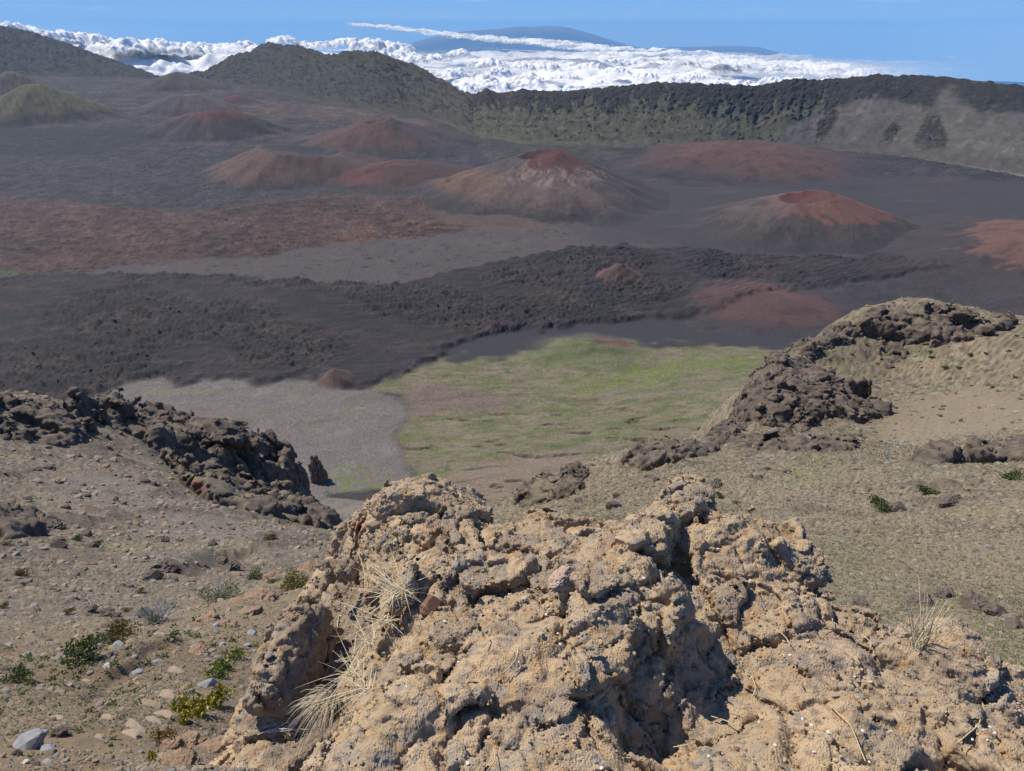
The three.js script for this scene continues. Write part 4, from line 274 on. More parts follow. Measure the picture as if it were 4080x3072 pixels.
// ---------------------------------------------------------------- polar sheets of ground
const SP = Math.sin(25.8 * Math.PI / 180), CP = Math.cos(25.8 * Math.PI / 180), TY = Math.tan(27.5 * Math.PI / 180), TX = TY * 1024 / 771;
function inFrame(x, y, z, m) { const f = -SP * y - CP * z; if (f < .05) return false; const u = CP * y - SP * z; return Math.abs(x) < f * TX * m && Math.abs(u) < f * TY * m; }
function sheet(A, nr, rOf, fn, slack, keep, wide = 1.16) {
  const na = A.length, N = na * nr, P = new Float32Array(N * 3), C = new Float32Array(N * 3), T = new Float32Array(N), G = new Uint8Array(N);
  for (let i = 0; i < na; i++) for (let j = 0; j < nr; j++) { const a = A[i], r = rOf(i, j), k = i * nr + j; fn(a, r, j); P[3 * k] = r * Math.sin(a); P[3 * k + 1] = out.y; P[3 * k + 2] = -r * Math.cos(a); C[3 * k] = Math.max(.012, out.c[0]); C[3 * k + 1] = Math.max(.012, out.c[1]); C[3 * k + 2] = Math.max(.012, out.c[2]); T[k] = -out.y / r; G[k] = out.reg; }
  const Nn = new Float32Array(N * 3);
  for (let i = 0; i < na; i++) for (let j = 0; j < nr; j++) {
    const k = i * nr + j, a = Math.max(0, i - 1) * nr + j, b = Math.min(na - 1, i + 1) * nr + j, c = i * nr + Math.max(0, j - 1), d = i * nr + Math.min(nr - 1, j + 1);
    const ax = P[3 * b] - P[3 * a], ay = P[3 * b + 1] - P[3 * a + 1], az = P[3 * b + 2] - P[3 * a + 2], bx = P[3 * d] - P[3 * c], by = P[3 * d + 1] - P[3 * c + 1], bz = P[3 * d + 2] - P[3 * c + 2];
    let x = ay * bz - az * by, y = az * bx - ax * bz, z = ax * by - ay * bx; const l = Math.hypot(x, y, z) || 1; Nn[3 * k] = x / l; Nn[3 * k + 1] = y / l; Nn[3 * k + 2] = z / l;
  }
  const regs = new Map();
  const ok = new Uint8Array(N);
  for (let i = 0; i < na; i++) { let tm = 1e9; for (let j = 0; j < nr; j++) { const k = i * nr + j; tm = Math.min(tm, T[k]); ok[k] = T[k] < tm + slack && inFrame(P[3 * k], P[3 * k + 1], P[3 * k + 2], wide) && (!keep || keep(P[3 * k], P[3 * k + 1], P[3 * k + 2])) ? 1 : 0; } }
  for (let i = 0; i < na - 1; i++) for (let j = 0; j < nr - 1; j++) {
    const a = i * nr + j, b = a + nr, c = b + 1, d = a + 1; if (!(ok[a] | ok[b] | ok[c] | ok[d])) continue;
    if (keep && !(keep(P[3 * a], P[3 * a + 1], P[3 * a + 2]))) continue;
    let L = regs.get(G[a]); if (!L) regs.set(G[a], L = []); L.push(a, b, c, a, c, d);
  }
  const res = {};
  for (const [g, L] of regs) {
    const map = new Map(), idx = new Uint32Array(L.length); let n = 0; for (let i = 0; i < L.length; i++) { let v = map.get(L[i]); if (v === undefined) map.set(L[i], v = n++); idx[i] = v; }
    const p = new Float32Array(n * 3), c = new Float32Array(n * 3), nn = new Float32Array(n * 3);
    for (const [o, v] of map) for (let e = 0; e < 3; e++) { p[3 * v + e] = P[3 * o + e]; c[3 * v + e] = C[3 * o + e]; nn[3 * v + e] = Nn[3 * o + e]; }
    const geo = new THREE.BufferGeometry(); geo.setAttribute('position', new THREE.BufferAttribute(p, 3)); geo.setAttribute('normal', new THREE.BufferAttribute(nn, 3)); geo.setAttribute('color', new THREE.BufferAttribute(c, 3)); geo.setIndex(new THREE.BufferAttribute(idx, 1));
    res[g] = geo;
  }
  return res;
}
const FINE = 1.0;
{
  const A = []; for (let a = -0.70; a < 0.70; a += 0.00158) A.push(a); const AW = []; for (let a = -.83; a < .7; a += .00108) AW.push(a);
  const dens = (r) => 700 / (r * r) + (r > 2400 ? .2 / r : .02 / r), cum = [0], rr = [640]; for (let r = 640; r < 15000; r += 10) { rr.push(r + 10); cum.push(cum[cum.length - 1] + dens(r) * 10); }
  const at = (T, F, x) => { let lo = 0, hi = T.length - 1; while (hi - lo > 1) { const m = (lo + hi) >> 1; if (T[m] <= x) lo = m; else hi = m; } return lerp(F[lo], F[hi], (x - T[lo]) / (T[hi] - T[lo])); };
  const top = A.map((a) => at(rr, cum, Math.min(14900, table(FOOT, a, 1) + .12 * (table(CREST, a, 1) - table(FOOT, a, 1))))), NR = 690;
  const S = sheet(A, NR, (i, j) => at(cum, rr, top[i] * j / (NR - 1)), crater, .022); let tri = 0;
  const S2 = sheet(AW, 133, (i, j) => { const f = table(FOOT, AW[i], 1), c = table(CREST, AW[i], 1); return f + (c - f) * (j / 128); }, wall, .1, null, 1.5); for (const g in S2) S[g] = S2[g];
  const LAB = { crater_floor: ['dark grey cinder plain on the crater floor between the cones', 'crater floor'], lava_flow: ['black rough lava flow crossing the crater floor below the rim', 'lava flow'], grassy_slope: ['green grassy slope at the foot of the rim beside the grey fan', 'slope'], gravel_fan: ['pale grey gravel fan spreading out below the dark rocky spur', 'gravel fan'], crater_wall: ['long crater rim with dark crags and grey talus under the clouds', 'crater wall'], rocky_hill: ['dark greenish double-peaked hill standing before the white clouds', 'hill'], mountain: ['hazy blue mountain slope descending from the upper left corner', 'mountain'] };
  const CLAB = { A: 'tall brown cone with red summit and pale radiating streaks', B: 'cone with a red open crater and dark furrowed lower flank', C: 'broad low dark red hill at the foot of the crater wall', D: 'red cone with a pointed top in the middle distance', E0: 'brown and grey cone with a wide ash-filled crater bowl', E1: 'small dark red cone beside the grey ash bowl', E: 'dark cone with a jagged reddish crater near the pale cone', F: 'pale grey brown cone behind the dark cone with reddish crater', G: 'rounded brown cone at the gap below the clouds', H: 'tiny reddish cone on the far lava plain', I: 'green speckled hill at the edge of the dark lava', I2: 'tan hill behind the green speckled hill', J: 'red brown slope rising above the rocky ridge crest', K: 'low dark red mound on the black cinder plain', L: 'grassy knoll with a bare red edge beside black cinder', M: 'small orange brown mound surrounded by black lava', N: 'small brown mound where lava meets the grey fan', O: 'low grey swell in front of the tall brown cone', P: 'low brown apron at the left foot of the tall cone' };
  for (const g in S) {
    const nm = REG[g], m = new THREE.Mesh(S[g], VC); tri += S[g].index.count / 3;
    if (nm.startsWith('cone:')) { const k = nm.slice(5); put(m, 'IKLMNOP'.includes(k[0]) ? 'hill' : 'cinder_cone', CLAB[k], 'IKLMNOP'.includes(k[0]) ? 'hill' : 'cinder cone', null, 'structure'); } else put(m, nm, ...LAB[nm], null, 'structure');
  }
  console.log('crater', A.length, tri);
}
// ---------------------------------------------------------------- near slopes
function nearBase(az, lr) { return nearS.at(az, lr); }
const nz = { rock: 0, scree: 0 };
let patchMode = false;
function nearAt(az, r) {
  const lr = Math.log(r), x = r * Math.sin(az), z = -r * Math.cos(az), cell = r * .0024;
  const w1 = fbm2(az * 26, lr * 26, 3), w2 = fbm2(az * 80 + 9, lr * 80, 3);
  const wx = az + w1 * .012 + w2 * .005, wy = lr + w1 * .03 + w2 * .012, Z = (k, s) => zone(k, wx, wy, s);
  let y = -nearS.at(az, lr) * r; const c = out.c;
  const left = sstep(-.22, -.30, az);
  const rock = Math.max(Z('lc1', .02), Z('lc2', .02), Z('lc3', .03) * .8, Z('lc4', .02), Z('rc1', .015), Z('rc2', .02), Z('rc3', .02), Z('rc4', .02), Z('rc5', .025) * .9, Z('rc6', .03) * .7, Z('rc7', .015), Z('rc8', .01), Z('rc9', .015));
  const s10 = fbm2(x / 9 + 3, z / 9, 4), s3 = fbm2(x / 2.6, z / 2.6 + 7, 4), s1 = fbm2(x / .7, z / .7, 3), fine = n2(az * 190, lr * 120), fine2 = n2(az * 370 + 5, lr * 230);
  c[0] = lerp(.2, .15, left); c[1] = lerp(.157, .118, left); c[2] = lerp(.112, .091, left);
  mix3(c, [.19, .152, .115], sstep(0, .4, s10) * .8); mix3(c, [.11, .085, .066], sstep(.05, .4, s3) * .7); mix3(c, [.14, .15, .07], sstep(.1, .4, fbm2(x / 14 + 40, z / 14, 4)) * .55 * (1 - left * .6));
  mix3(c, [.29, .245, .18], sstep(.15, .45, fine + .5 * fine2) * .65); mix3(c, [.05, .042, .034], sstep(.12, .4, fine2 - .3 * fine) * .75);
  let m = Z('lscree', .03); if (m) mix3(c, [.175, .145, .128], m * .7);
  m = Z('lgreen', .03); if (m) mix3(c, [.15, .165, .06], m * .7 * sstep(-.3, .2, fine));
  m = Z('rtalus', .03); if (m) { mix3(c, [.21, .163, .118], m * .85); mix3(c, [.28, .23, .175], m * .5 * sstep(.25, .5, fine2)); }
  m = Z('rgreen', .03); if (m) mix3(c, [.15, .17, .05], m * .6 * sstep(-.3, .2, fine));
  m = Z('rpale', .06); if (m) mix3(c, [.2, .16, .118], m * .6);
  const gully = sstep(.06, .02, Math.abs(az + .272)) * sstep(40, 90, r); if (gully) mix3(c, [.15, .135, .125], gully * .8);
  const nearDirt = sstep(14, 6, r) * left; if (nearDirt) { mix3(c, [.19, .132, .083], nearDirt * .75); mix3(c, [.25, .178, .11], nearDirt * sstep(0, .4, s1) * .5); mix3(c, [.12, .085, .058], nearDirt * sstep(.05, .4, s3) * .6); }
  if (rock > 0) { mix3(c, [.105, .083, .068], rock * .92); mix3(c, [.06, .048, .042], rock * sstep(0, .4, s3) * .7); mix3(c, [.17, .135, .1], rock * sstep(.1, .4, fine) * .6); mix3(c, [.2, .075, .04], rock * left * sstep(.42, .5, fbm2(x / 3 + 50, z / 9, 3)) * .7); }
  let rough = lerp(1, .45, Z('rtalus', .03));
  y += rough * (octaves(x, z, 16, Math.max(cell, .03), .56) * (.42 * sstep(5, 25, r) + .25 * sstep(70, 130, r)) + octaves(x, z, 1.6, Math.max(cell, .02), .6) * (.045 + .09 * sstep(15, 70, r)));
  const st = fbm2(x / 1.1 + 4, z / 1.1, 3); y += .14 * sstep(.22, .4, st) * sstep(150, 30, r) * rough * .6;
  if (rock > 0 && !patchMode) { y -= sstep(.35, .8, rock) * Math.min(1.6, r * .01); }
  { const ro = sstep(.2, .36, fbm2(x / 7 + 21, z / 7, 4) + (left > .5 ? .05 + .07 * sstep(22, 45, r) : -.06) + .06 * sstep(60, 100, r)) * sstep(9, 18, r) * (1 - zone('rtalus', wx, wy, .03)); if (ro > 0) { y += ro * (.12 + .5 * Math.abs(s3) + .25 * Math.abs(s1) * sstep(80, 30, r)) * Math.min(1.4, r / 40); mix3(c, [.105, .082, .064], ro * .75); mix3(c, [.06, .048, .04], ro * sstep(.0, .35, fine2) * .6); } }
  m = zone('lc5', wx, wy, .02); if (m) { y -= m * .55; mix3(c, [.1, .08, .065], m * .8); }
  { const k = .88; c[0] *= k; c[1] *= k; c[2] *= k * .93; }
  out.y = y; out.reg = az < -.235 + .02 * w1 ? 0 : 1; nz.rock = rock;
}
const outS = new Spline(OUT.map((p) => [p[0], p[2]]), OUT.map((p) => p[1]), 0.0004);
{
  const A = [], R = []; for (let a = -1.4; a < 1.15; a += 0.0024) A.push(a); for (let l = Math.log(.95); l < Math.log(1150); l += l < 5.6 ? 0.0088 : .025) R.push(Math.exp(l));
  const S = sheet(A, R.length, (i, j) => R[j], nearAt, 0.05, (x, y, z) => !(x > -.45 && x < 1.7 && z > -2.5) && !(x > -.95 && x < 1.7 && z > -1.75), 1.6); let tri = 0;
  const names = [['stony_slope', 'stony slope of gravel and thin grass rising to the dark rocky spur', 'slope'], ['grassy_ridge', 'dry grassy ridge with brown crags dropping towards the green slope', 'ridge']];
  for (const g in S) { tri += S[g].index.count / 3; put(new THREE.Mesh(S[g], VC), names[g][0], names[g][1], names[g][2], null, 'structure'); }
  console.log('near', A.length, R.length, tri);
}
function groundY(x, z) { const r = Math.hypot(x, z); nearAt(Math.atan2(x, -z), r); return out.y; }
// ---------------------------------------------------------------- the foreground outcrop: a distance field, meshed with surface nets
function segBox(p, q, w, h, e) { // oriented box along the line p-q: half width w, half height h, end overlap e
  const a = new THREE.Vector3(...p), b = new THREE.Vector3(...q), d = b.clone().sub(a), L = d.length(), f = d.clone().normalize(), s = new THREE.Vector3(0, 1, 0).cross(f).normalize(), u = f.clone().cross(s), m = a.clone().add(b).multiplyScalar(.5);
  return { m, f, s, u, L: L / 2 + e, w, h, R: Math.hypot(L / 2 + e, w, h) + .25 };
}
function boxDist(B, x, y, z, rd) {
  const dx = x - B.m.x, dy = y - B.m.y, dz = z - B.m.z; if (dx * dx + dy * dy + dz * dz > B.R * B.R * 2.2) return 9;
  const a = Math.abs(dx * B.f.x + dy * B.f.y + dz * B.f.z) - B.L + rd, b = Math.abs(dx * B.s.x + dy * B.s.y + dz * B.s.z) - B.w + rd, c = Math.abs(dx * B.u.x + dy * B.u.y + dz * B.u.z) - B.h + rd;
  return Math.hypot(Math.max(a, 0), Math.max(b, 0), Math.max(c, 0)) + Math.min(Math.max(a, b, c), 0) - rd;
}
const smin = (a, b, k) => { const h = Math.max(k - Math.abs(a - b), 0) / k; return Math.min(a, b) - h * h * k * .25; };
function surfaceNets(f, coarse, lo, hi, h, slack = .11) {
  const nx = Math.ceil((hi[0] - lo[0]) / h / 8), ny = Math.ceil((hi[1] - lo[1]) / h / 8), nz_ = Math.ceil((hi[2] - lo[2]) / h / 8), blocks = new Map(), B = 8, S = 10, rad = 8 * h * .87 + h;
  for (let bx = 0; bx < nx; bx++) for (let bz = 0; bz < nz_; bz++) for (let by = 0; by < ny; by++) {
    const d = coarse(lo[0] + (bx * 8 + 4) * h, lo[1] + (by * 8 + 4) * h, lo[2] + (bz * 8 + 4) * h);
    if (Math.abs(d) > rad * 1.1 + slack) continue;
    blocks.set((bx * 1000 + by) * 1000 + bz, [bx, by, bz, null]);
  }
  const pos = [], val = new Float32Array(9 * 9 * 9);
  for (const b of blocks.values()) {
    const [bx, by, bz] = b; let neg = 0, posi = 0;
    for (let k = 0; k < 9; k++) for (let j = 0; j < 9; j++) for (let i = 0; i < 9; i++) { const v = f(lo[0] + (bx * 8 + i) * h, lo[1] + (by * 8 + j) * h, lo[2] + (bz * 8 + k) * h); val[(k * 9 + j) * 9 + i] = v; if (v < 0) neg++; else posi++; }
    const ids = b[3] = new Int32Array(512).fill(-1), sgn = b[4] = new Uint8Array(729);
    for (let i = 0; i < 729; i++) sgn[i] = val[i] < 0 ? 1 : 0;
    if (!neg || !posi) continue;
    for (let k = 0; k < 8; k++) for (let j = 0; j < 8; j++) for (let i = 0; i < 8; i++) {
      let sx = 0, sy = 0, sz = 0, n = 0; const o = (k * 9 + j) * 9 + i;
      const e = (p, q, px, py, pz, qx, qy, qz) => { const a = val[p], c = val[q]; if ((a < 0) !== (c < 0)) { const t = a / (a - c); sx += px + (qx - px) * t; sy += py + (qy - py) * t; sz += pz + (qz - pz) * t; n++; } };
      for (let q = 0; q < 2; q++) for (let r = 0; r < 2; r++) { e(o + q * 9 + r * 81, o + 1 + q * 9 + r * 81, 0, q, r, 1, q, r); e(o + q + r * 81, o + 9 + q + r * 81, q, 0, r, q, 1, r); e(o + q + r * 9, o + 81 + q + r * 9, q, r, 0, q, r, 1); }
      if (!n) continue; ids[(k * 8 + j) * 8 + i] = pos.length / 3; pos.push(lo[0] + (bx * 8 + i + sx / n) * h, lo[1] + (by * 8 + j + sy / n) * h, lo[2] + (bz * 8 + k + sz / n) * h);
    }
  }
  const id = (x, y, z) => { const b = blocks.get(((x >> 3) * 1000 + (y >> 3)) * 1000 + (z >> 3)); return b && b[3] ? b[3][((z & 7) * 8 + (y & 7)) * 8 + (x & 7)] : -1; };
  const idx = [];
  for (const [bx, by, bz, ids, sgn] of blocks.values()) {
    if (!ids) continue;
    for (let k = 0; k < 8; k++) for (let j = 0; j < 8; j++) for (let i = 0; i < 8; i++) {
      const o = (k * 9 + j) * 9 + i, X = bx * 8 + i, Y = by * 8 + j, Zz = bz * 8 + k, s0 = sgn[o];
      const quad = (a, b, c, d, flip) => { if (a < 0 || b < 0 || c < 0 || d < 0) return; if (flip) idx.push(a, c, b, a, d, c); else idx.push(a, b, c, a, c, d); };
      if (s0 !== sgn[o + 1]) quad(id(X, Y - 1, Zz - 1), id(X, Y, Zz - 1), id(X, Y, Zz), id(X, Y - 1, Zz), !s0);
      if (s0 !== sgn[o + 9]) quad(id(X - 1, Y, Zz - 1), id(X - 1, Y, Zz), id(X, Y, Zz), id(X, Y, Zz - 1), !s0);
      if (s0 !== sgn[o + 81]) quad(id(X - 1, Y - 1, Zz), id(X, Y - 1, Zz), id(X, Y, Zz), id(X - 1, Y, Zz), !s0);
    }
  }
  const g = new THREE.BufferGeometry(); g.setAttribute('position', new THREE.BufferAttribute(new Float32Array(pos), 3)); g.setIndex(idx); g.computeVertexNormals(); return g;
}
const outGrid = { x0: -2.0, z0: -4.0, h: .02, nx: 240, nz: 240, a: null };
{ const G = outGrid; G.a = new Float32Array(G.nx * G.nz); for (let i = 0; i < G.nx; i++) for (let j = 0; j < G.nz; j++) G.a[i * G.nz + j] = outS.at(G.x0 + i * G.h, G.z0 + j * G.h); }
function outBase(x, z) { const G = outGrid, u = clamp((x - G.x0) / G.h, 0, G.nx - 1.001), v = clamp((z - G.z0) / G.h, 0, G.nz - 1.001), i = Math.floor(u), j = Math.floor(v), a = u - i, b = v - j, A = G.a, o = i * G.nz + j; return lerp(lerp(A[o], A[o + G.nz], a), lerp(A[o + 1], A[o + G.nz + 1], a), b); }
const K = BLOCK, BX = [
  [segBox(...K.rib, .10, .10, .06), .05], [segBox(...K.rib2, .10, .11, .05), .05], [segBox(...K.block, .085, .17, .06), .035], [segBox(...K.block3, .12, .12, .02), .04], [segBox(...K.knob, .1, .1, .08), .06],
  [segBox(...K.ledge, .10, .05, .02), .04], [segBox(...K.ledge2, .10, .07, .03), .04], [segBox(...K.ledge3, .13, .09, .05), .06]];
const SLAB = segBox(...K.slab, .085, .12, .045), ARCH = segBox(...K.arch, .075, .07, .03);
function outMacro(x, y, z) {
  const hgt = outBase(x, z), gx = (outBase(x + .04, z) - outBase(x - .04, z)) / .08, gz = (outBase(x, z + .04) - outBase(x, z - .04)) / .08;
  let d = (y - hgt) / Math.sqrt(1 + gx * gx + gz * gz);
  for (const [b, rd] of BX) { const e = boxDist(b, x, y, z, rd); if (e < .3) d = smin(d, e, .05); }
  for (const [px, py, pz, pr] of PIT) { const e = Math.hypot(x - px, (y - py) * .8, z - pz) - pr; if (-e > d - .05) d = -smin(-d, e, .04); }
  return d;
}
const W3 = [0, 0, 0];
function rockNoise(x, y, z) { // blocks, crevices and knobs
  const qx = x + .06 * n3(x * 5, y * 5, z * 5 + 3) + .02 * n3(x * 15, y * 15, z * 15), qy = y + .06 * n3(x * 5 + 9, y * 5, z * 5) + .02 * n3(x * 15 + 4, y * 15, z * 15), qz = z + .06 * n3(x * 5, y * 5 + 7, z * 5) + .02 * n3(x * 15, y * 15 + 8, z * 15);
  let d = .04 * n3(x * 2.9, y * 2.9, z * 2.9 + 5);
  worley3(qx * 3.4, qy * 3.4, qz * 3.4, W3); d -= .085 * (W3[2] - .5); d += .03 * sstep(.1, .0, W3[1] - W3[0]) + .03 * (W3[0] - .45);
  worley3(qx * 8.5 + 3, qy * 8.5, qz * 8.5, W3); d -= .036 * (W3[2] - .5); d += .014 * sstep(.12, .0, W3[1] - W3[0]) + .012 * (W3[0] - .45);
  worley3(qx * 21 + 5, qy * 21, qz * 21, W3); d -= .014 * (W3[2] - .5); d += .008 * (W3[0] - .45);
  return d;
}
function finishRock(g, base) { // fine knobs and pits along the normal, colour of weathered tuff
  const P = g.attributes.position, N = g.attributes.normal, n = P.count, C = new Float32Array(n * 3), U = new Float32Array(n * 2);
  for (let i = 0; i < n; i++) {
    let x = P.getX(i), y = P.getY(i), z = P.getZ(i); const nx = N.getX(i), ny = N.getY(i), nz1 = N.getZ(i);
    const k1 = n3(x * 55, y * 55, z * 55), k2 = n3(x * 110 + 3, y * 110, z * 110), pit = Math.max(0, n3(x * 38 + 8, y * 38, z * 38) - .12), smooth = sstep(.0, .35, n3(x * 2.1 + 30, y * 2.1, z * 2.1));
    const a = lerp(1, .35, smooth), d = a * (.008 * (Math.abs(k1) - .2) + .004 * k2 - .015 * pit);
    P.setXYZ(i, x + nx * d, y + ny * d, z + nz1 * d);
    const c = base.slice(), A = fbm3(x * 3 + 5, y * 3, z * 3, 3), Bn = fbm3(x * 9, y * 9 + 2, z * 9, 3), D = n3(x * 30, y * 30 + 8, z * 30);
    mix3(c, [.285, .225, .165], sstep(0, .45, A) * .7); mix3(c, [.37, .262, .15], sstep(.02, .4, -A + Bn * .6) * .6); mix3(c, [.19, .135, .095], sstep(.1, .5, Bn) * .6); mix3(c, [.25, .235, .21], sstep(.28, .5, fbm3(x * 4.2 + 20, y * 4.2, z * 4.2, 3) + .1 * D) * .65); mix3(c, [.33, .12, .06], sstep(.5, .62, fbm3(x * 7 + 60, y * 7, z * 7, 2)) * .6);
    { const qx = x + .06 * n3(x * 5, y * 5, z * 5 + 3) + .02 * n3(x * 15, y * 15, z * 15), qy = y + .06 * n3(x * 5 + 9, y * 5, z * 5) + .02 * n3(x * 15 + 4, y * 15, z * 15), qz = z + .06 * n3(x * 5, y * 5 + 7, z * 5) + .02 * n3(x * 15, y * 15 + 8, z * 15); worley3(qx * 8.5 + 3, qy * 8.5, qz * 8.5, W3); const t1 = W3[2]; worley3(qx * 30 + 5, qy * 30, qz * 30, W3); const t2 = W3[2], v = .86 + .3 * t1 + .24 * t2; c[0] *= v; c[1] *= v; c[2] *= v; if (t2 > .82) mix3(c, [.2, .19, .175], .6); if (t2 < .1) mix3(c, [.36, .22, .1], .5); if (t1 > .86) mix3(c, [.16, .13, .105], .5); }
    mix3(c, [.4, .3, .19], sstep(.1, .4, D) * .45); if (x < -.2 && x > -.78) mix3(c, [.2, .155, .115], sstep(-2.0, -2.07, outBase(x, z)) * sstep(.3, .8, ny) * .85); mix3(c, [.12, .09, .066], sstep(.15, .45, n3(x * 44 + 5, y * 44, z * 44)) * .55);
    C[3 * i] = c[0]; C[3 * i + 1] = c[1]; C[3 * i + 2] = c[2]; U[2 * i] = x + y * .35; U[2 * i + 1] = z + y * .6;
  }
  g.setAttribute('color', new THREE.BufferAttribute(C, 3)); g.setAttribute('uv', new THREE.BufferAttribute(U, 2)); g.computeVertexNormals(); return g;
}
const grit = (() => { const n = 1024, d = new Uint8Array(n * n * 4); for (let j = 0; j < n; j++) for (let i = 0; i < n; i++) { const v = 128 + 95 * n2(i / 4, j / 4) + 45 * n2(i / 2 + 31, j / 2 + 7), o = (j * n + i) * 4; d[o] = d[o + 1] = d[o + 2] = clamp(v, 0, 255); d[o + 3] = 255; } const t = new THREE.DataTexture(d, n, n); t.wrapS = t.wrapT = THREE.RepeatWrapping; t.repeat.set(.75, .75); t.magFilter = THREE.LinearFilter; t.needsUpdate = true; return t; })(); // the noise repeats after 256 cells, as the sheet does: grains of about 5 mm
const rockMat = std({ vertexColors: true, bumpMap: grit, bumpScale: .006, roughness: 1, name: 'tuff' });
const VOX = .0079;
const outGeo = finishRock(surfaceNets((x, y, z) => outMacro(x, y, z) + rockNoise(x, y, z) * (x > -.2 || x < -.76 ? 1 : lerp(lerp(.25, 1, sstep(-.7, -.76, x)), 1, sstep(-2.06, -1.96, outBase(x, z)))), outMacro, [-1.05, -2.55, -3.15], [2.0, -1.25, -.75], VOX), [.31, .228, .148]);
console.log('outcrop', outGeo.index.count / 3);
{ // drop what lies far outside the view
  const P = outGeo.attributes.position, I = outGeo.index.array, keep = []; for (let i = 0; i < I.length; i += 3) { const a = I[i]; const N = outGeo.attributes.normal, x = P.getX(a), y = P.getY(a), z = P.getZ(a); if (inFrame(x, y, z, 1.2) && N.getX(a) * x + N.getY(a) * y + N.getZ(a) * z < .55 * Math.hypot(x, y, z)) keep.push(I[i], I[i + 1], I[i + 2]); } outGeo.setIndex(keep); console.log('kept', keep.length / 3);
}
const outcrop = put(new THREE.Mesh(outGeo, rockMat), 'rock_outcrop', 'large tan knobbly rock outcrop filling the foreground below the crater view', 'rock outcrop', null, 'thing');
const slabGeo = finishRock(surfaceNets((x, y, z) => boxDist(SLAB, x, y, z, .07) + rockNoise(x + 3, y, z) * 1.25, (x, y, z) => boxDist(SLAB, x, y, z, .07), [-1.1, -2.4, -2.5], [-.4, -1.6, -1.4], VOX), [.22, .165, .118]);
put(new THREE.Mesh(slabGeo, rockMat), 'boulder', 'upright elongated brown boulder beside the sandy gap with dry grass', 'boulder');
const archGeo = finishRock(surfaceNets((x, y, z) => boxDist(ARCH, x, y, z, .06) + rockNoise(x + 1, y + 4, z) * .7, (x, y, z) => boxDist(ARCH, x, y, z, .06), [-1.1, -2.3, -2.65], [-.4, -1.7, -2.1], VOX), [.27, .2, .135]);
put(new THREE.Mesh(archGeo, rockMat), 'boulder', 'small brown boulder bridging the gap between upright boulder and outcrop', 'boulder');
// top of the rock, for things that lie on it
const topH = new Map(); { const P = outGeo.attributes.position; for (let i = 0; i < P.count; i++) { const k = Math.round(P.getX(i) * 100) * 5000 + Math.round(P.getZ(i) * 100); const y = P.getY(i); if (!(topH.get(k) > y)) topH.set(k, y); } }
function rockTop(x, z) { let y = -9; for (let i = -1; i < 2; i++) for (let j = -1; j < 2; j++) { const v = topH.get((Math.round(x * 100) + i) * 5000 + Math.round(z * 100) + j); if (v !== undefined) y = Math.max(y, v); } return y > -9 ? y : outBase(x, z); }
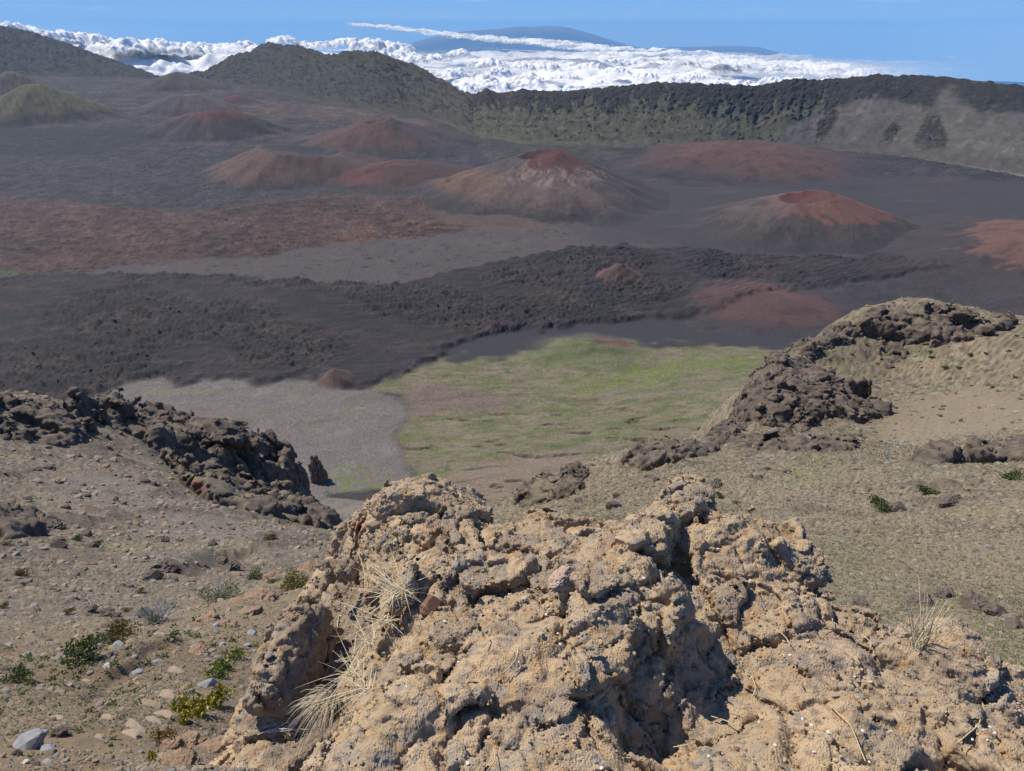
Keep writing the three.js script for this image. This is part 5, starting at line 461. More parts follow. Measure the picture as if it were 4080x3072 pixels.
// ---------------------------------------------------------------- bedrock crags of the two ridges, meshed like the outcrop
let cragTris = 0;
function crag(key, S, vox, amp, lift, parent) {
  let x0 = 1e9, x1 = -1e9, z0 = 1e9, z1 = -1e9; for (const [a, l] of ZONE[key]) { const r = Math.exp(l), x = r * Math.sin(a), z = -r * Math.cos(a); x0 = Math.min(x0, x); x1 = Math.max(x1, x); z0 = Math.min(z0, z); z1 = Math.max(z1, z); } const pad = S * .16; x0 -= pad; x1 += pad; z0 -= pad; z1 += pad;
  const h = vox * 1.6, nx = Math.ceil((x1 - x0) / h) + 2, nz1 = Math.ceil((z1 - z0) / h) + 2, H = new Float32Array(nx * nz1), M = new Float32Array(nx * nz1); let y0 = 1e9, y1 = -1e9;
  for (let i = 0; i < nx; i++) for (let j = 0; j < nz1; j++) { const x = x0 + i * h, z = z0 + j * h, r = Math.hypot(x, z), az = Math.atan2(x, -z), lr = Math.log(r), w1 = fbm2(az * 26, lr * 26, 3), w2 = fbm2(az * 80 + 9, lr * 80, 3), m = zone(key, az + w1 * .016 + w2 * .012, lr + w1 * .04 + w2 * .03, .03), y = -nearS.at(az, lr) * r; H[i * nz1 + j] = y; M[i * nz1 + j] = m; if (m > 0) { y0 = Math.min(y0, y); y1 = Math.max(y1, y); } }
  const at = (A, x, z) => { const u = clamp((x - x0) / h, 0, nx - 1.01), v = clamp((z - z0) / h, 0, nz1 - 1.01), i = Math.floor(u), j = Math.floor(v), a = u - i, b = v - j, o = i * nz1 + j; return lerp(lerp(A[o], A[o + nz1], a), lerp(A[o + 1], A[o + nz1 + 1], a), b); };
  const base = (x, y, z) => { const e = vox * 2, q = at(H, x, z), gx = (at(H, x + e, z) - q) / e, gz = (at(H, x, z + e) - q) / e, m = at(M, x, z); return (y - q) / Math.sqrt(1 + gx * gx + gz * gz) - S * (lift * sstep(.1, .75, m) - .16 * (1 - sstep(0, .4, m))); };
  const f = (x, y, z) => base(x, y, z) + amp * S * (rockNoise(x / S, y / S * 1.25, z / S) * 1.5 + .10 * n3(x / S * 1.3, y / S * 1.6, z / S * 1.3 + 4) - .075 * (.28 - Math.abs(n3(x / S * 3.3 + 2, y / S * 4.6, z / S * 3.3))) - .035 * (.28 - Math.abs(n3(x / S * 8 + 2, y / S * 11, z / S * 8))));
  const g = surfaceNets(f, base, [x0, y0 - S * .25, z0], [x1, y1 + S * .45, z1], vox, amp * S * .2);
  const P = g.attributes.position, N = g.attributes.normal, C = new Float32Array(P.count * 3);
  for (let i = 0; i < P.count; i++) {
    const x = P.getX(i), y = P.getY(i), z = P.getZ(i), k = n3(x / vox * .35, y / vox * .35, z / vox * .35), d = vox * .6 * (Math.abs(n3(x / vox * .5, y / vox * .5, z / vox * .5)) - .2) * 2; P.setXYZ(i, x + N.getX(i) * d, y + N.getY(i) * d, z + N.getZ(i) * d);
    const c = [.1, .077, .06], f1 = fbm3(x / S * 3, y / S * 3, z / S * 3, 3), f3 = fbm3(x / S * 1.6 + 8, y / S * 1.6, z / S * 1.6, 3); mix3(c, [.062, .049, .041], sstep(-.1, .35, f1) * .8); mix3(c, [.17, .132, .098], sstep(.05, .4, k) * .6); mix3(c, [.04, .034, .03], sstep(.1, .45, -k) * .5); mix3(c, [.165, .145, .088], sstep(.08, .32, f3) * sstep(.75, .92, N.getY(i)) * .75); mix3(c, [.21, .085, .045], sstep(.44, .52, fbm3(x / S * 2 + 50, y / S * .8, z / S * 2, 2)) * (x < 0 ? .6 : .15));
    C.set(c, 3 * i);
  }
  { const I = g.index.array, K = []; for (let i = 0; i < I.length; i += 3) { const a = I[i], x = P.getX(a), y = P.getY(a), z = P.getZ(a); if (at(M, x, z) < .03 || !inFrame(x, y, z, 1.1) || N.getX(a) * x + N.getY(a) * y + N.getZ(a) * z > .3 * Math.hypot(x, y, z)) continue; K.push(I[i], I[i + 1], I[i + 2]); } g.setIndex(K); }
  g.setAttribute('color', new THREE.BufferAttribute(C, 3)); g.computeVertexNormals(); cragTris += g.index.count / 3; part(new THREE.Mesh(g, VC), 'crag', parent);
}
{ const R = {}; scene.children.forEach((o) => { R[o.name] = o; });
  crag('lc1', 22, .3, 1, .10, R.stony_slope); crag('lc2', 14, .29, 1, .07, R.stony_slope); crag('lc3', 14, .27, .9, .06, R.stony_slope); crag('lc4', 8, .17, 1, .08, R.stony_slope);
  crag('rc1', 22, .4, .8, .08, R.grassy_ridge); crag('rc2', 20, .34, 1.1, .10, R.grassy_ridge); crag('rc3', 12, .23, 1, .10, R.grassy_ridge); crag('rc4', 12, .23, 1, .08, R.grassy_ridge); crag('rc5', 12, .26, .9, .07, R.grassy_ridge); crag('rc6', 10, .22, .8, .05, R.grassy_ridge); crag('rc7', 12, .35, .9, .06, R.grassy_ridge); crag('rc8', 12, .32, 1, .08, R.grassy_ridge); crag('rc9', 10, .26, 1, .07, R.grassy_ridge); console.log('crags', cragTris); }
// ---------------------------------------------------------------- rocks
function rockGeo(seed, det, o = {}) { // faceted stone with ridges
  const { flat = 1, long = 1, amp = .3, ridge = .25, facet = 0, freq = 1.3, smooth = false } = o; let g = new THREE.IcosahedronGeometry(1, det); g.deleteAttribute('uv'); g.deleteAttribute('normal');
  const P = g.attributes.position, v = new THREE.Vector3(), planes = []; srand(seed * 977 + 5);
  for (let i = 0; i < facet; i++) planes.push([new THREE.Vector3(range(-1, 1), range(-1, 1), range(-1, 1)).normalize(), range(.55, .85)]);
  for (let i = 0; i < P.count; i++) {
    v.fromBufferAttribute(P, i).normalize(); const q = v.clone().multiplyScalar(freq);
    let k = 1 + amp * n3(q.x + seed * 3.1, q.y, q.z) + amp * .5 * n3(q.x * 2.3, q.y * 2.3 + seed, q.z * 2.3) + ridge * (.3 - Math.abs(n3(q.x * 3.1 + seed, q.y * 3.1, q.z * 3.1))) + ridge * .5 * (.3 - Math.abs(n3(q.x * 7.1 + seed, q.y * 7.1, q.z * 7.1))) + (det > 12 ? ridge * .3 * (.3 - Math.abs(n3(q.x * 16 + seed, q.y * 16, q.z * 16))) : 0);
    v.multiplyScalar(k); for (const [n, d] of planes) { const e = v.dot(n) - d; if (e > 0) v.addScaledVector(n, -e); }
    P.setXYZ(i, v.x * long, v.y * flat, v.z);
  }
  if (smooth) { // one normal per position
    const map = new Map(), idx = [], pos = []; for (let i = 0; i < P.count; i++) { const key = Math.round(P.getX(i) * 4e4) + '_' + Math.round(P.getY(i) * 4e4) + '_' + Math.round(P.getZ(i) * 4e4); let id = map.get(key); if (id === undefined) { id = pos.length / 3; map.set(key, id); pos.push(P.getX(i), P.getY(i), P.getZ(i)); } idx.push(id); }
    g = new THREE.BufferGeometry(); g.setAttribute('position', new THREE.BufferAttribute(new Float32Array(pos), 3)); g.setIndex(idx);
  }
  g.computeVertexNormals(); return g;
}
function speckle(g, base, dark, f = 3, light) { const P = g.attributes.position, C = new Float32Array(P.count * 3); for (let i = 0; i < P.count; i++) { const x = P.getX(i) * f, y = P.getY(i) * f, z = P.getZ(i) * f, c = base.slice(); mix3(c, dark, sstep(-.1, .4, fbm3(x, y, z, 3)) * .8); if (light) mix3(c, light, sstep(.1, .4, fbm3(x * 2 + 9, y * 2, z * 2, 2)) * .6); C.set(c, 3 * i); } g.setAttribute('color', new THREE.BufferAttribute(C, 3)); return g; }
const ridges = {}; scene.children.forEach((o) => { if (o.name === 'stony_slope' || o.name === 'grassy_ridge') ridges[o.name] = o; });
const stoneMat = std({ vertexColors: true, roughness: 1, name: 'stone' });
{ const [x, z, w, h] = PILLAR, m = new THREE.Mesh(speckle(rockGeo(9, 30, { amp: .4, ridge: .5, freq: 2.4, smooth: true }), [.22, .13, .09], [.12, .08, .062], 4, [.3, .21, .14]), stoneMat); const y = (crater(Math.atan2(x, -z), Math.hypot(x, z)), Math.max(out.y, groundY(x, z))); m.position.set(x, y + h * .15, z); m.scale.set(w * .3, h * .5, w * .3); m.rotation.z = .12; put(m, 'rock_pillar', 'reddish brown rock pillar standing at the mouth of the gully', 'rock pillar'); }
// loose stones
const G = {
  slab: [11, 12, 13].map((s) => speckle(rockGeo(s, 5, { flat: .13, long: 1.7, amp: .25, ridge: .1, facet: 7 }), [.29, .225, .165], [.23, .175, .13], 2)),
  grey: [21, 22, 23].map((s) => speckle(rockGeo(s, 5, { flat: .5, long: 1.3, amp: .25, ridge: .12, facet: 9 }), [.24, .245, .26], [.15, .152, .165], 2)),
  pale: [24, 25].map((s) => speckle(rockGeo(s, 5, { flat: .6, amp: .25, ridge: .2, facet: 5 }), [.45, .40, .34], [.33, .27, .2], 3)),
  dark: [31, 32].map((s) => speckle(rockGeo(s, 10, { flat: .75, amp: .35, ridge: .35, freq: 1.8 }), [.10, .075, .06], [.05, .04, .036], 3)),
  brown: [41, 42, 43].map((s) => speckle(rockGeo(s, 16, { flat: .5, long: 1.15, amp: .35, ridge: .4, freq: 1.7, smooth: true }), [.24, .16, .105], [.15, .1, .072], 4, [.28, .2, .13])),
};
const SN = { slab: ['stone_slab', 'flat pale tan stone slab lying on the brown dirt slope', 'stone'], grey: ['stone', 'angular blue grey stone among the gravel of the near slope', 'stone'], pale: ['stone', 'rounded pale stone beside the large grey slab', 'stone'], dark: ['stone', 'dark brown pitted stone on the gravel slope', 'stone'], brown: ['boulder', 'rough brown boulder half buried in the slope left of the outcrop', 'boulder'] };
const SG = { slab: 'flat pale slabs on the dirt slope', grey: 'grey stones on the near slope', pale: 'pale stones on the near slope', dark: 'dark stones on the near slope', brown: 'brown boulders left of the outcrop' };
srand(77);
STONE.forEach(([k, x, z, w], i) => {
  const g = G[k][i % G[k].length], m = new THREE.Mesh(g, k === 'brown' || k === 'dark' ? stoneMat : stoneMat), s = w / (k === 'slab' ? 3.6 : 2.5), y = groundY(x, z); m.position.set(x, y + (k === 'brown' ? -.12 : .18) * s * (k === 'slab' ? .3 : 1), z); m.scale.setScalar(s); m.rotation.set(range(-.15, .15), k === 'slab' ? range(-.9, -.3) + Math.PI / 2 * 0 : range(0, 6.28), range(-.15, .15));
  let lab = SN[k][1], grp = SG[k]; if (k === 'grey' && i === 11) { lab = 'largest blue grey angular stone in the bottom left corner'; grp = null; }
  const rr = Math.hypot(x, z);
  if (k === 'brown') { lab = rr < 2.8 ? 'rough brown boulder below the yellow shrubs at the bottom left' : rr < 7 ? 'rough brown boulder between the dirt slope and the upright boulder' : 'rough brown boulder up the slope beside the twiggy shrub'; grp = lab.replace('boulder ', 'boulders '); }
  if (k === 'grey' && i !== 11) { lab = rr < 3.2 ? 'small blue grey stone beside the largest grey stone in the corner' : x > -2.9 && rr > 4 ? 'angular blue grey block close to the upright boulder' : 'angular grey stone on the gravel below the olive shrubs'; grp = lab; }
  put(m, SN[k][0], lab, SN[k][2], grp);
});
const boulderGeo = [51, 52, 53].map((s) => speckle(rockGeo(s, 9, { flat: .7, long: 1.15, amp: .32, ridge: .3, facet: 5, freq: 1.5 }), [.115, .09, .075], [.06, .05, .045], 3, [.17, .14, .11]));
BOULDER.forEach(([x, z, w], i) => {
  const m = new THREE.Mesh(boulderGeo[i % 3], stoneMat), s = w * .5, y = groundY(x, z); m.position.set(x, y + s * .2, z); m.scale.setScalar(s); m.rotation.set(range(-.4, .4), range(0, 6.28), range(-.4, .4));
  const BL = ['', 'dark boulder touching the largest boulder on the scree', '', '', 'rounded dark boulder right of the largest scree boulder'];
  const rr = Math.hypot(x, z), zoneL = x < 0 ? (rr > 60 ? 'far dark boulder on the slope just below the spur crag' : rr > 34 ? 'dark boulder on the middle of the stony slope' : rr > 17 ? 'dark brown boulder near the eroded hollow on the stony slope' : 'small dark boulder on the near gravel above the shrubs') : (rr > 60 ? 'small far boulder near the crags of the grassy ridge' : rr > 25 ? 'brown boulder on the grassy ridge near the large round shrub' : 'large brown boulder just behind the right edge of the outcrop');
  if (BL[i]) put(m, 'boulder', BL[i], 'boulder'); else if (i !== 0) put(m, 'boulder', zoneL, 'boulder', zoneL.replace(/^(far |small far |small |large )?/, '').replace('boulder', 'boulders')); else if (i === 0) put(m, 'boulder', 'largest dark angular boulder alone on the pale scree slope', 'boulder'); else if (x < 0) put(m, 'boulder', 'dark brown boulder lying on the stony slope below the rocky spur', 'boulder', 'dark boulders on the stony slope'); else put(m, 'boulder', 'brown boulder lying on the dry grassy ridge behind the outcrop', 'boulder', 'boulders on the grassy ridge');
});
// ---------------------------------------------------------------- shrubs
function leafCloud(seed, n, size, shape, cols) { // many small folded leaves through a dome
  srand(seed); const P = [], C = [], N = [], v = new THREE.Vector3(), d = new THREE.Vector3(), s = new THREE.Vector3(), u = new THREE.Vector3();
  const lobes = []; for (let i = 0; i < 7; i++) lobes.push([range(-.6, .6), range(.15, .6), range(-.6, .6), range(.25, .5)]);
  for (let i = 0; i < n; i++) {
    const L = lobes[Math.floor(rand() * 7)]; d.set(range(-1, 1), range(-.7, 1), range(-1, 1)).normalize(); const q = Math.pow(rand(), .35) * L[3]; v.set(L[0] + d.x * q, (L[1] + d.y * q) * shape, L[2] + d.z * q); if (v.y < .02) v.y = .02 + rand() * .1;
    d.set(range(-1, 1), range(.1, 1.4), range(-1, 1)).normalize(); s.set(range(-1, 1), range(-1, 1), range(-1, 1)).cross(d).normalize(); u.copy(d).cross(s); const l = size * range(.6, 1.3), w = l * .33, c = cols[Math.floor(rand() * cols.length)], k = range(.75, 1.25);
    const a = v, b = v.clone().addScaledVector(d, l * .5).addScaledVector(s, w).addScaledVector(u, w * .3), e = v.clone().addScaledVector(d, l), f = v.clone().addScaledVector(d, l * .5).addScaledVector(s, -w).addScaledVector(u, w * .3);
    for (const p of [a, b, e, a, e, f]) { P.push(p.x, p.y, p.z); C.push(c[0] * k, c[1] * k, c[2] * k); N.push(u.x, u.y, u.z); }
  }
  const g = new THREE.BufferGeometry(); g.setAttribute('position', new THREE.BufferAttribute(new Float32Array(P), 3)); g.setAttribute('color', new THREE.BufferAttribute(new Float32Array(C), 3)); g.computeVertexNormals(); return g;
}
function twigs(seed, n, h, r, spread) { srand(seed); const gs = []; for (let i = 0; i < n; i++) { const a = range(0, 6.28), s = spread * Math.sqrt(rand()), p = new THREE.Vector3(range(-.06, .06), 0, range(-.06, .06)), q = new THREE.Vector3(Math.cos(a) * s * .55, h * range(.35, .6), Math.sin(a) * s * .55), e = new THREE.Vector3(Math.cos(a + range(-.4, .4)) * s, h * range(.7, 1.1), Math.sin(a + range(-.4, .4)) * s); gs.push(new THREE.TubeGeometry(new THREE.QuadraticBezierCurve3(p, q, e), 3, r, 3, false)); } const g = mergeGeometries(gs); g.deleteAttribute('uv'); return g; }
const leafMat = new THREE.MeshPhysicalMaterial({ vertexColors: true, roughness: .75, transmission: .22, thickness: 0, ior: 1.3, name: 'leaves' });
const stemMat = std({ color: lin(.16, .125, .095) }), greyStem = std({ color: lin(.33, .33, .33) });
const SH = {
  gold: [leafCloud(5, 1500, .10, .95, [[.2, .17, .03], [.26, .22, .04], [.13, .13, .03]]), twigs(6, 14, .5, .012, .5), stemMat, 'shrub', 'golden green leafy shrub beside the brown boulders above the outcrop'],
  green: [leafCloud(7, 1000, .11, .8, [[.12, .16, .05], [.15, .18, .06], [.08, .11, .035]]), twigs(8, 10, .4, .012, .45), stemMat, 'shrub', 'small green leafy shrub growing on the gravel slope'],
  twiggy: [leafCloud(9, 700, .09, .8, [[.13, .15, .05], [.17, .18, .07]]), twigs(10, 90, .62, .009, .8), greyStem, 'shrub', 'twiggy grey and green shrub between gravel and brown boulders'],
  grey: [leafCloud(11, 260, .09, .7, [[.16, .17, .09]]), twigs(12, 150, .62, .009, .95), greyStem, 'shrub', 'dry grey twig shrub beside the olive shrub'],
  olive: [leafCloud(13, 1500, .09, .75, [[.17, .135, .045], [.22, .175, .055], [.11, .095, .035]]), twigs(14, 12, .4, .012, .5), stemMat, 'shrub', 'dense olive brown shrub on the gravel slope'],
  dark: [leafCloud(15, 1300, .10, .8, [[.075, .105, .032], [.11, .14, .045], [.05, .07, .025]]), twigs(16, 10, .4, .012, .5), stemMat, 'shrub', 'dark green rounded shrub on the dry grassy ridge'],
};
const shrubLabel = { 13: 'largest dark green round shrub on the dry grassy ridge', 14: 'bright dark green shrub above the largest round shrub on the ridge', 4: 'large olive brown shrub touching the dry grey twig shrub' };
srand(5);
SHRUB.forEach(([k, x, z, w], i) => {
  const [lg, tg, sm, nm, lab] = SH[k], o = new THREE.Group(), y = groundY(x, z); part(new THREE.Mesh(lg, leafMat), 'foliage', o); part(new THREE.Mesh(tg, sm), 'stem', o);
  o.position.set(x, y - .02 * w, z); const W = w * (x < 0 ? .85 : .8); o.scale.set(W, W * range(.8, 1.05), W); o.rotation.y = range(0, 6.28);
  const ridge = x > 0; const rs = Math.hypot(x, z), far = ridge && k === 'dark' ? (rs > 110 ? 'tiny dark shrub on the upper ridge below the crest crag' : rs > 55 ? 'small dark shrub beside the nearer crags of the ridge' : null) : null; put(o, nm, far || shrubLabel[i] || (ridge && k === 'green' ? 'small bright green shrub on the dry grassy ridge' : lab), 'shrub', shrubLabel[i] ? null : far || (ridge ? k + ' shrubs on the grassy ridge' : k + ' shrubs on the stony slope'));
});
const yel = [leafCloud(21, 420, .2, .75, [[.40, .32, .03], [.30, .28, .04], [.18, .2, .03], [.46, .36, .06]]), leafCloud(22, 420, .2, .75, [[.1, .17, .03], [.14, .21, .04], [.3, .28, .04]]), leafCloud(23, 420, .18, .7, [[.22, .09, .03], [.28, .14, .04], [.3, .24, .04]])], ytw = twigs(24, 12, .5, .016, .55);
YELLOW.forEach(([x, z, w], i) => { const o = new THREE.Group(), y = groundY(x, z), v = i > 4 ? 1 : i === 3 ? 2 : 0; part(new THREE.Mesh(yel[v], leafMat), 'foliage', o); part(new THREE.Mesh(ytw, stemMat), 'stem', o); o.position.set(x, y, z); o.scale.setScalar(w * .8); o.rotation.y = i * 1.7; put(o, 'shrub', v === 2 ? 'rust red leaved low shrub at the end of the yellow shrubs' : v === 1 ? 'bright green fern-like shrub against the upright boulder' : 'low shrub with bright yellow leaves below the upright boulder', 'shrub', v === 2 ? null : v ? 'green shrubs beside the upright boulder' : 'yellow leaved shrubs'); });
const plantGeo = [61, 62, 63].map((s) => leafCloud(s, 60, .36, .9, [[.13, .18, .045], [.17, .22, .06], [.22, .24, .09]]));
srand(66); for (let i = 0; i < 75; i++) { const a = range(-.78, -.42), r = Math.exp(range(Math.log(2.6), Math.log(8.5))); PLANT.push([r * Math.sin(a), -r * Math.cos(a), r * range(.008, .018)]); }
PLANT.forEach(([x, z, w], i) => { const m = new THREE.Mesh(plantGeo[i % 3], leafMat), y = groundY(x, z); m.position.set(x, y - .01, z); m.scale.setScalar(w * .66); m.rotation.y = i * 2.1; const lab = Math.hypot(x, z) < 3.4 ? 'small green plant among the stones near the bottom left' : Math.hypot(x, z) < 5.2 ? 'small green plant on the dirt beside the pale slabs' : 'small green plant on the gravel below the olive shrubs'; put(m, 'small_plant', lab, 'plant', lab); });
{ const [x, z, w] = DEADTREE, gs = []; srand(8); const h = w * 1.9; for (let i = 0; i < 16; i++) { const y0 = h * range(.1, .75), a = range(0, 6.28), l = h * range(.15, .4); gs.push(new THREE.TubeGeometry(new THREE.QuadraticBezierCurve3(new THREE.Vector3(0, y0, 0), new THREE.Vector3(Math.cos(a) * l * .5, y0 + l * .3, Math.sin(a) * l * .5), new THREE.Vector3(Math.cos(a) * l * .8, y0 + l, Math.sin(a) * l * .8)), 4, .02, 4, false)); }
  const o = new THREE.Group(); part(new THREE.Mesh(new THREE.CylinderGeometry(.02, .06, h, 6).translate(0, h / 2, 0), greyStem), 'trunk', o); part(new THREE.Mesh(mergeGeometries(gs), greyStem), 'branches', o); o.position.set(x, groundY(x, z), z); put(o, 'dead_tree', 'bare grey dead tree standing on the grassy ridge', 'dead tree'); }
// ---------------------------------------------------------------- dry grass, straw, pebbles and lichen on the outcrop
function blades(seed, n, len, spread, droop, wid, dirx = 0, dirz = 0) {
  srand(seed); const P = [], C = [], I = [];
  for (let i = 0; i < n; i++) {
    const a = range(0, 6.28), l = len * range(.5, 1.15), sp = spread * range(.2, 1), dx = Math.cos(a) * sp + dirx * range(.4, 1.2), dz = Math.sin(a) * sp + dirz * range(.4, 1.2), bx = range(-1, 1) * len * .13, bz = range(-1, 1) * len * .13, o = P.length / 3, w = wid * range(.7, 1.3), sx = -dz / (Math.hypot(dx, dz) + .01), sz = dx / (Math.hypot(dx, dz) + .01), c = [[.5, .41, .26], [.4, .32, .19], [.56, .48, .36], [.3, .24, .15]][Math.floor(rand() * 4)];
    for (let k = 0; k <= 4; k++) { const t = k / 4, y = l * (t * (1 - .25 * Math.hypot(dx, dz)) - droop * t * t), x = bx + dx * l * t, z = bz + dz * l * t, ww = w * (1 - t * .85); P.push(x - sx * ww, y, z - sz * ww, x + sx * ww, y + w * .5, z + sz * ww); C.push(...c, ...c); if (k) { const q = o + k * 2; I.push(q - 2, q - 1, q, q - 1, q + 1, q); } }
  }
  const g = new THREE.BufferGeometry(); g.setAttribute('position', new THREE.BufferAttribute(new Float32Array(P), 3)); g.setAttribute('color', new THREE.BufferAttribute(new Float32Array(C), 3)); g.setIndex(I); g.computeVertexNormals(); return g;
}
const strawMat = std({ vertexColors: true, roughness: .7, name: 'straw' });
{ const [x, y0, z] = TUFT.front, m = new THREE.Mesh(blades(3, 230, .17, .55, .75, .0017, -.35, .75), strawMat); m.position.set(x, rockTop(x, z) + .02, z); put(m, 'grass_tuft', 'dry straw grass tuft drooping over the dark hollow at the bottom', 'grass tuft');
  const [x2, , z2] = TUFT.right, r = new THREE.Mesh(blades(4, 60, .19, .55, .12, .0016, .15, -.05), strawMat); r.position.set(x2, rockTop(x2, z2) - .01, z2); put(r, 'grass_tuft', 'spiky dry grass tuft standing on the right side of the outcrop', 'grass tuft');
  TUFT.mid.forEach(([a, , b], i) => { const q = new THREE.Mesh(blades(30 + i, 46, .13, 1.7, .45, .0013, .1, .2), strawMat); q.position.set(a, rockTop(a, b) + .005, b); q.rotation.y = i; q.scale.y = .38; put(q, 'grass_tuft', 'matted clump of dry straw in the gap of the outcrop', 'grass tuft', 'matted straw clumps in the rock gap'); }); }
const strawCol = std({ color: lin(.5, .4, .24), roughness: .7 }), whiteStone = std({ color: lin(.62, .60, .56), roughness: .8 });
srand(12);
STRAW.forEach(([a, b]) => { const p = new THREE.Vector3(a[0], rockTop(a[0], a[2]) + .008, a[2]), q = new THREE.Vector3(b[0], rockTop(b[0], b[2]) + .008, b[2]), pts = []; for (let k = 0; k <= 6; k++) { const t = k / 6, x = lerp(p.x, q.x, t) + .012 * Math.sin(t * 3), z = lerp(p.z, q.z, t); pts.push(new THREE.Vector3(x, Math.max(lerp(p.y, q.y, t), rockTop(x, z)) + .003, z)); } put(new THREE.Mesh(new THREE.TubeGeometry(new THREE.CatmullRomCurve3(pts), 12, .0017, 4, false), strawCol), 'straw', 'single dry straw stem lying on the tan outcrop', 'straw', 'dry straw stems on the outcrop'); });
const pebGeo = [71, 72, 73].map((s) => rockGeo(s, 2, { flat: .65, long: 1.3, amp: .25, ridge: .1, facet: 4, smooth: true }));
PEBBLE.forEach(([x, z, s], i) => { const m = new THREE.Mesh(pebGeo[i % 3], whiteStone); m.position.set(x, rockTop(x, z) + s * .2, z); m.scale.setScalar(s * .62); m.rotation.y = i * 1.3; put(m, 'pebble', 'tiny white pebble lying on the tan outcrop', 'pebble', 'white pebbles on the outcrop'); });
{ const one = (p, g, mat, s, name, lab, cat, ry = 0) => { const m = new THREE.Mesh(g, mat); m.position.set(p[0], rockTop(p[0], p[2]) + s * .25, p[2]); m.scale.setScalar(s); m.rotation.set(.2, ry, .1); put(m, name, lab, cat); };
  one(LOOSE.pink, speckle(rockGeo(81, 14, { amp: .3, ridge: .45, flat: .8, long: 1.4, smooth: true }), [.40, .29, .22], [.3, .2, .14], 4), stoneMat, .03, 'stone', 'loose pinkish pitted stone resting in the middle of the outcrop', 'stone', .8);
  one(LOOSE.rust, speckle(rockGeo(82, 8, { amp: .2, ridge: .1, flat: .5, long: 1.2, facet: 8 }), [.17, .085, .055], [.12, .06, .045], 3), stoneMat, .04, 'stone', 'rust red flat stone wedged above the matted straw', 'stone', 1.2);
  srand(55); const tg = []; for (let i = 0; i < 22; i++) { const a = range(-.25, .25), l = range(.08, .2), p = new THREE.Vector3(range(-.05, .12), range(0, .012), range(-.02, .02)); tg.push(new THREE.TubeGeometry(new THREE.QuadraticBezierCurve3(p, p.clone().add(new THREE.Vector3(l * .5, range(.005, .03), range(-.03, .03))), p.clone().add(new THREE.Vector3(l * Math.cos(a), 0, l * Math.sin(a)))), 5, .0013, 4, false)); }
  const tw = new THREE.Mesh(mergeGeometries(tg), std({ color: lin(.6, .58, .55) })); tw.position.set(LOOSE.twig[0] - .1, rockTop(LOOSE.twig[0], LOOSE.twig[2]) + .01, LOOSE.twig[2]); tw.rotation.y = .3; put(tw, 'dry_twig', 'bleached tangle of dry twigs at the foot of the upright boulder', 'twigs'); }
const lichGeo = (() => { srand(91); const gs = []; for (let i = 0; i < 26; i++) { const s = range(.003, .0075); gs.push(rockGeo(100 + i % 4, 1, { flat: .45, amp: .4, ridge: .2 }).scale(s, s, s).translate(range(-.022, .022), range(-.004, .004), range(-.022, .022))); } return mergeGeometries(gs); })(), lichMat = std({ color: lin(.52, .46, .30) });
LICHEN.forEach(([x, , z], i) => { const m = new THREE.Mesh(lichGeo, lichMat), e = .02; m.position.set(x, rockTop(x, z) + .001, z); m.rotation.set(.3, i * 1.1, -.2); part(m, 'lichen_patch', outcrop); });
// ---------------------------------------------------------------- uncountable ground cover
function scatter(n, pick, geos, mat, name, label, category) {
  const L = geos.map(() => []), q = new THREE.Quaternion(), e = new THREE.Euler();
  for (let i = 0; i < n; i++) { const p = pick(); if (!p) continue; e.set(range(-.25, .25), range(0, 6.28), range(-.25, .25)); q.setFromEuler(e); L[Math.floor(rand() * geos.length)].push([new THREE.Matrix4().compose(p.v, q, p.s), p.c]); }
  L.forEach((A, k) => { const m = new THREE.InstancedMesh(geos[k], mat, A.length); A.forEach(([mm, c], i) => { m.setMatrixAt(i, mm); m.setColorAt(i, c); }); put(m, name, label, category, null, 'stuff'); });
}
const T3 = new THREE.Vector3();
function nearSpot(a0, a1, r0, r1) {
  const az = range(a0, a1), r = Math.exp(range(Math.log(r0), Math.log(r1))), x = r * Math.sin(az), z = -r * Math.cos(az); if (x > -.75 && x < 2.1 && z > -3.0) return null;
  nearAt(az, r); if (!inFrame(x, out.y, z, 1.1)) return null; return { x, y: out.y, z, r, az, rock: nz.rock };
}
const bladeTuft = [1, 2, 3].map((s) => { const g = blades(200 + s, 12, 1, .75, .3, .05); g.deleteAttribute('color'); return g; });
const tuftMat = std({ color: lin(1, 1, 1), roughness: .9, name: 'dry_grass' });
srand(4242);
const GC = [[.32, .275, .19], [.26, .22, .15], [.16, .155, .08], [.1, .115, .045], [.4, .36, .28], [.22, .18, .12]];
scatter(150000, () => { const p = nearSpot(-.22, .85, 7, 250); if (!p || p.rock > .5) return null; const lush = fbm2(p.x / 16 + 40, p.z / 16, 3), lr = Math.log(p.r); if (zone('rtalus', p.az, lr, .02) > .5 && rand() > .12) return null; if (rand() > .6 + lush) return null; const s = Math.min(.36, p.r * range(.0018, .0042)) + .02; return { v: new THREE.Vector3(p.x, p.y - .02 * s, p.z), s: new THREE.Vector3(s, s * range(.6, 1), s), c: lin(...GC[Math.floor(rand() * (lush > .1 ? 4 : 6))]) }; }, bladeTuft, tuftMat, 'grass', 'thin dry grass covering the ridge behind the outcrop', 'grass');
scatter(70000, () => { const p = nearSpot(-.95, -.2, 3, 130); if (!p || p.rock > .6) return null; const n = fbm2(p.x / 9 + 4, p.z / 9, 3); if (rand() > .45 + n) return null; const s = Math.min(.3, p.r * range(.0016, .0034)) + .012; return { v: new THREE.Vector3(p.x, p.y - .02 * s, p.z), s: new THREE.Vector3(s, s * range(.5, .9), s), c: lin(...GC[Math.floor(rand() * 6)]) }; }, bladeTuft, tuftMat, 'grass', 'sparse dry grass on the stony slope', 'grass');
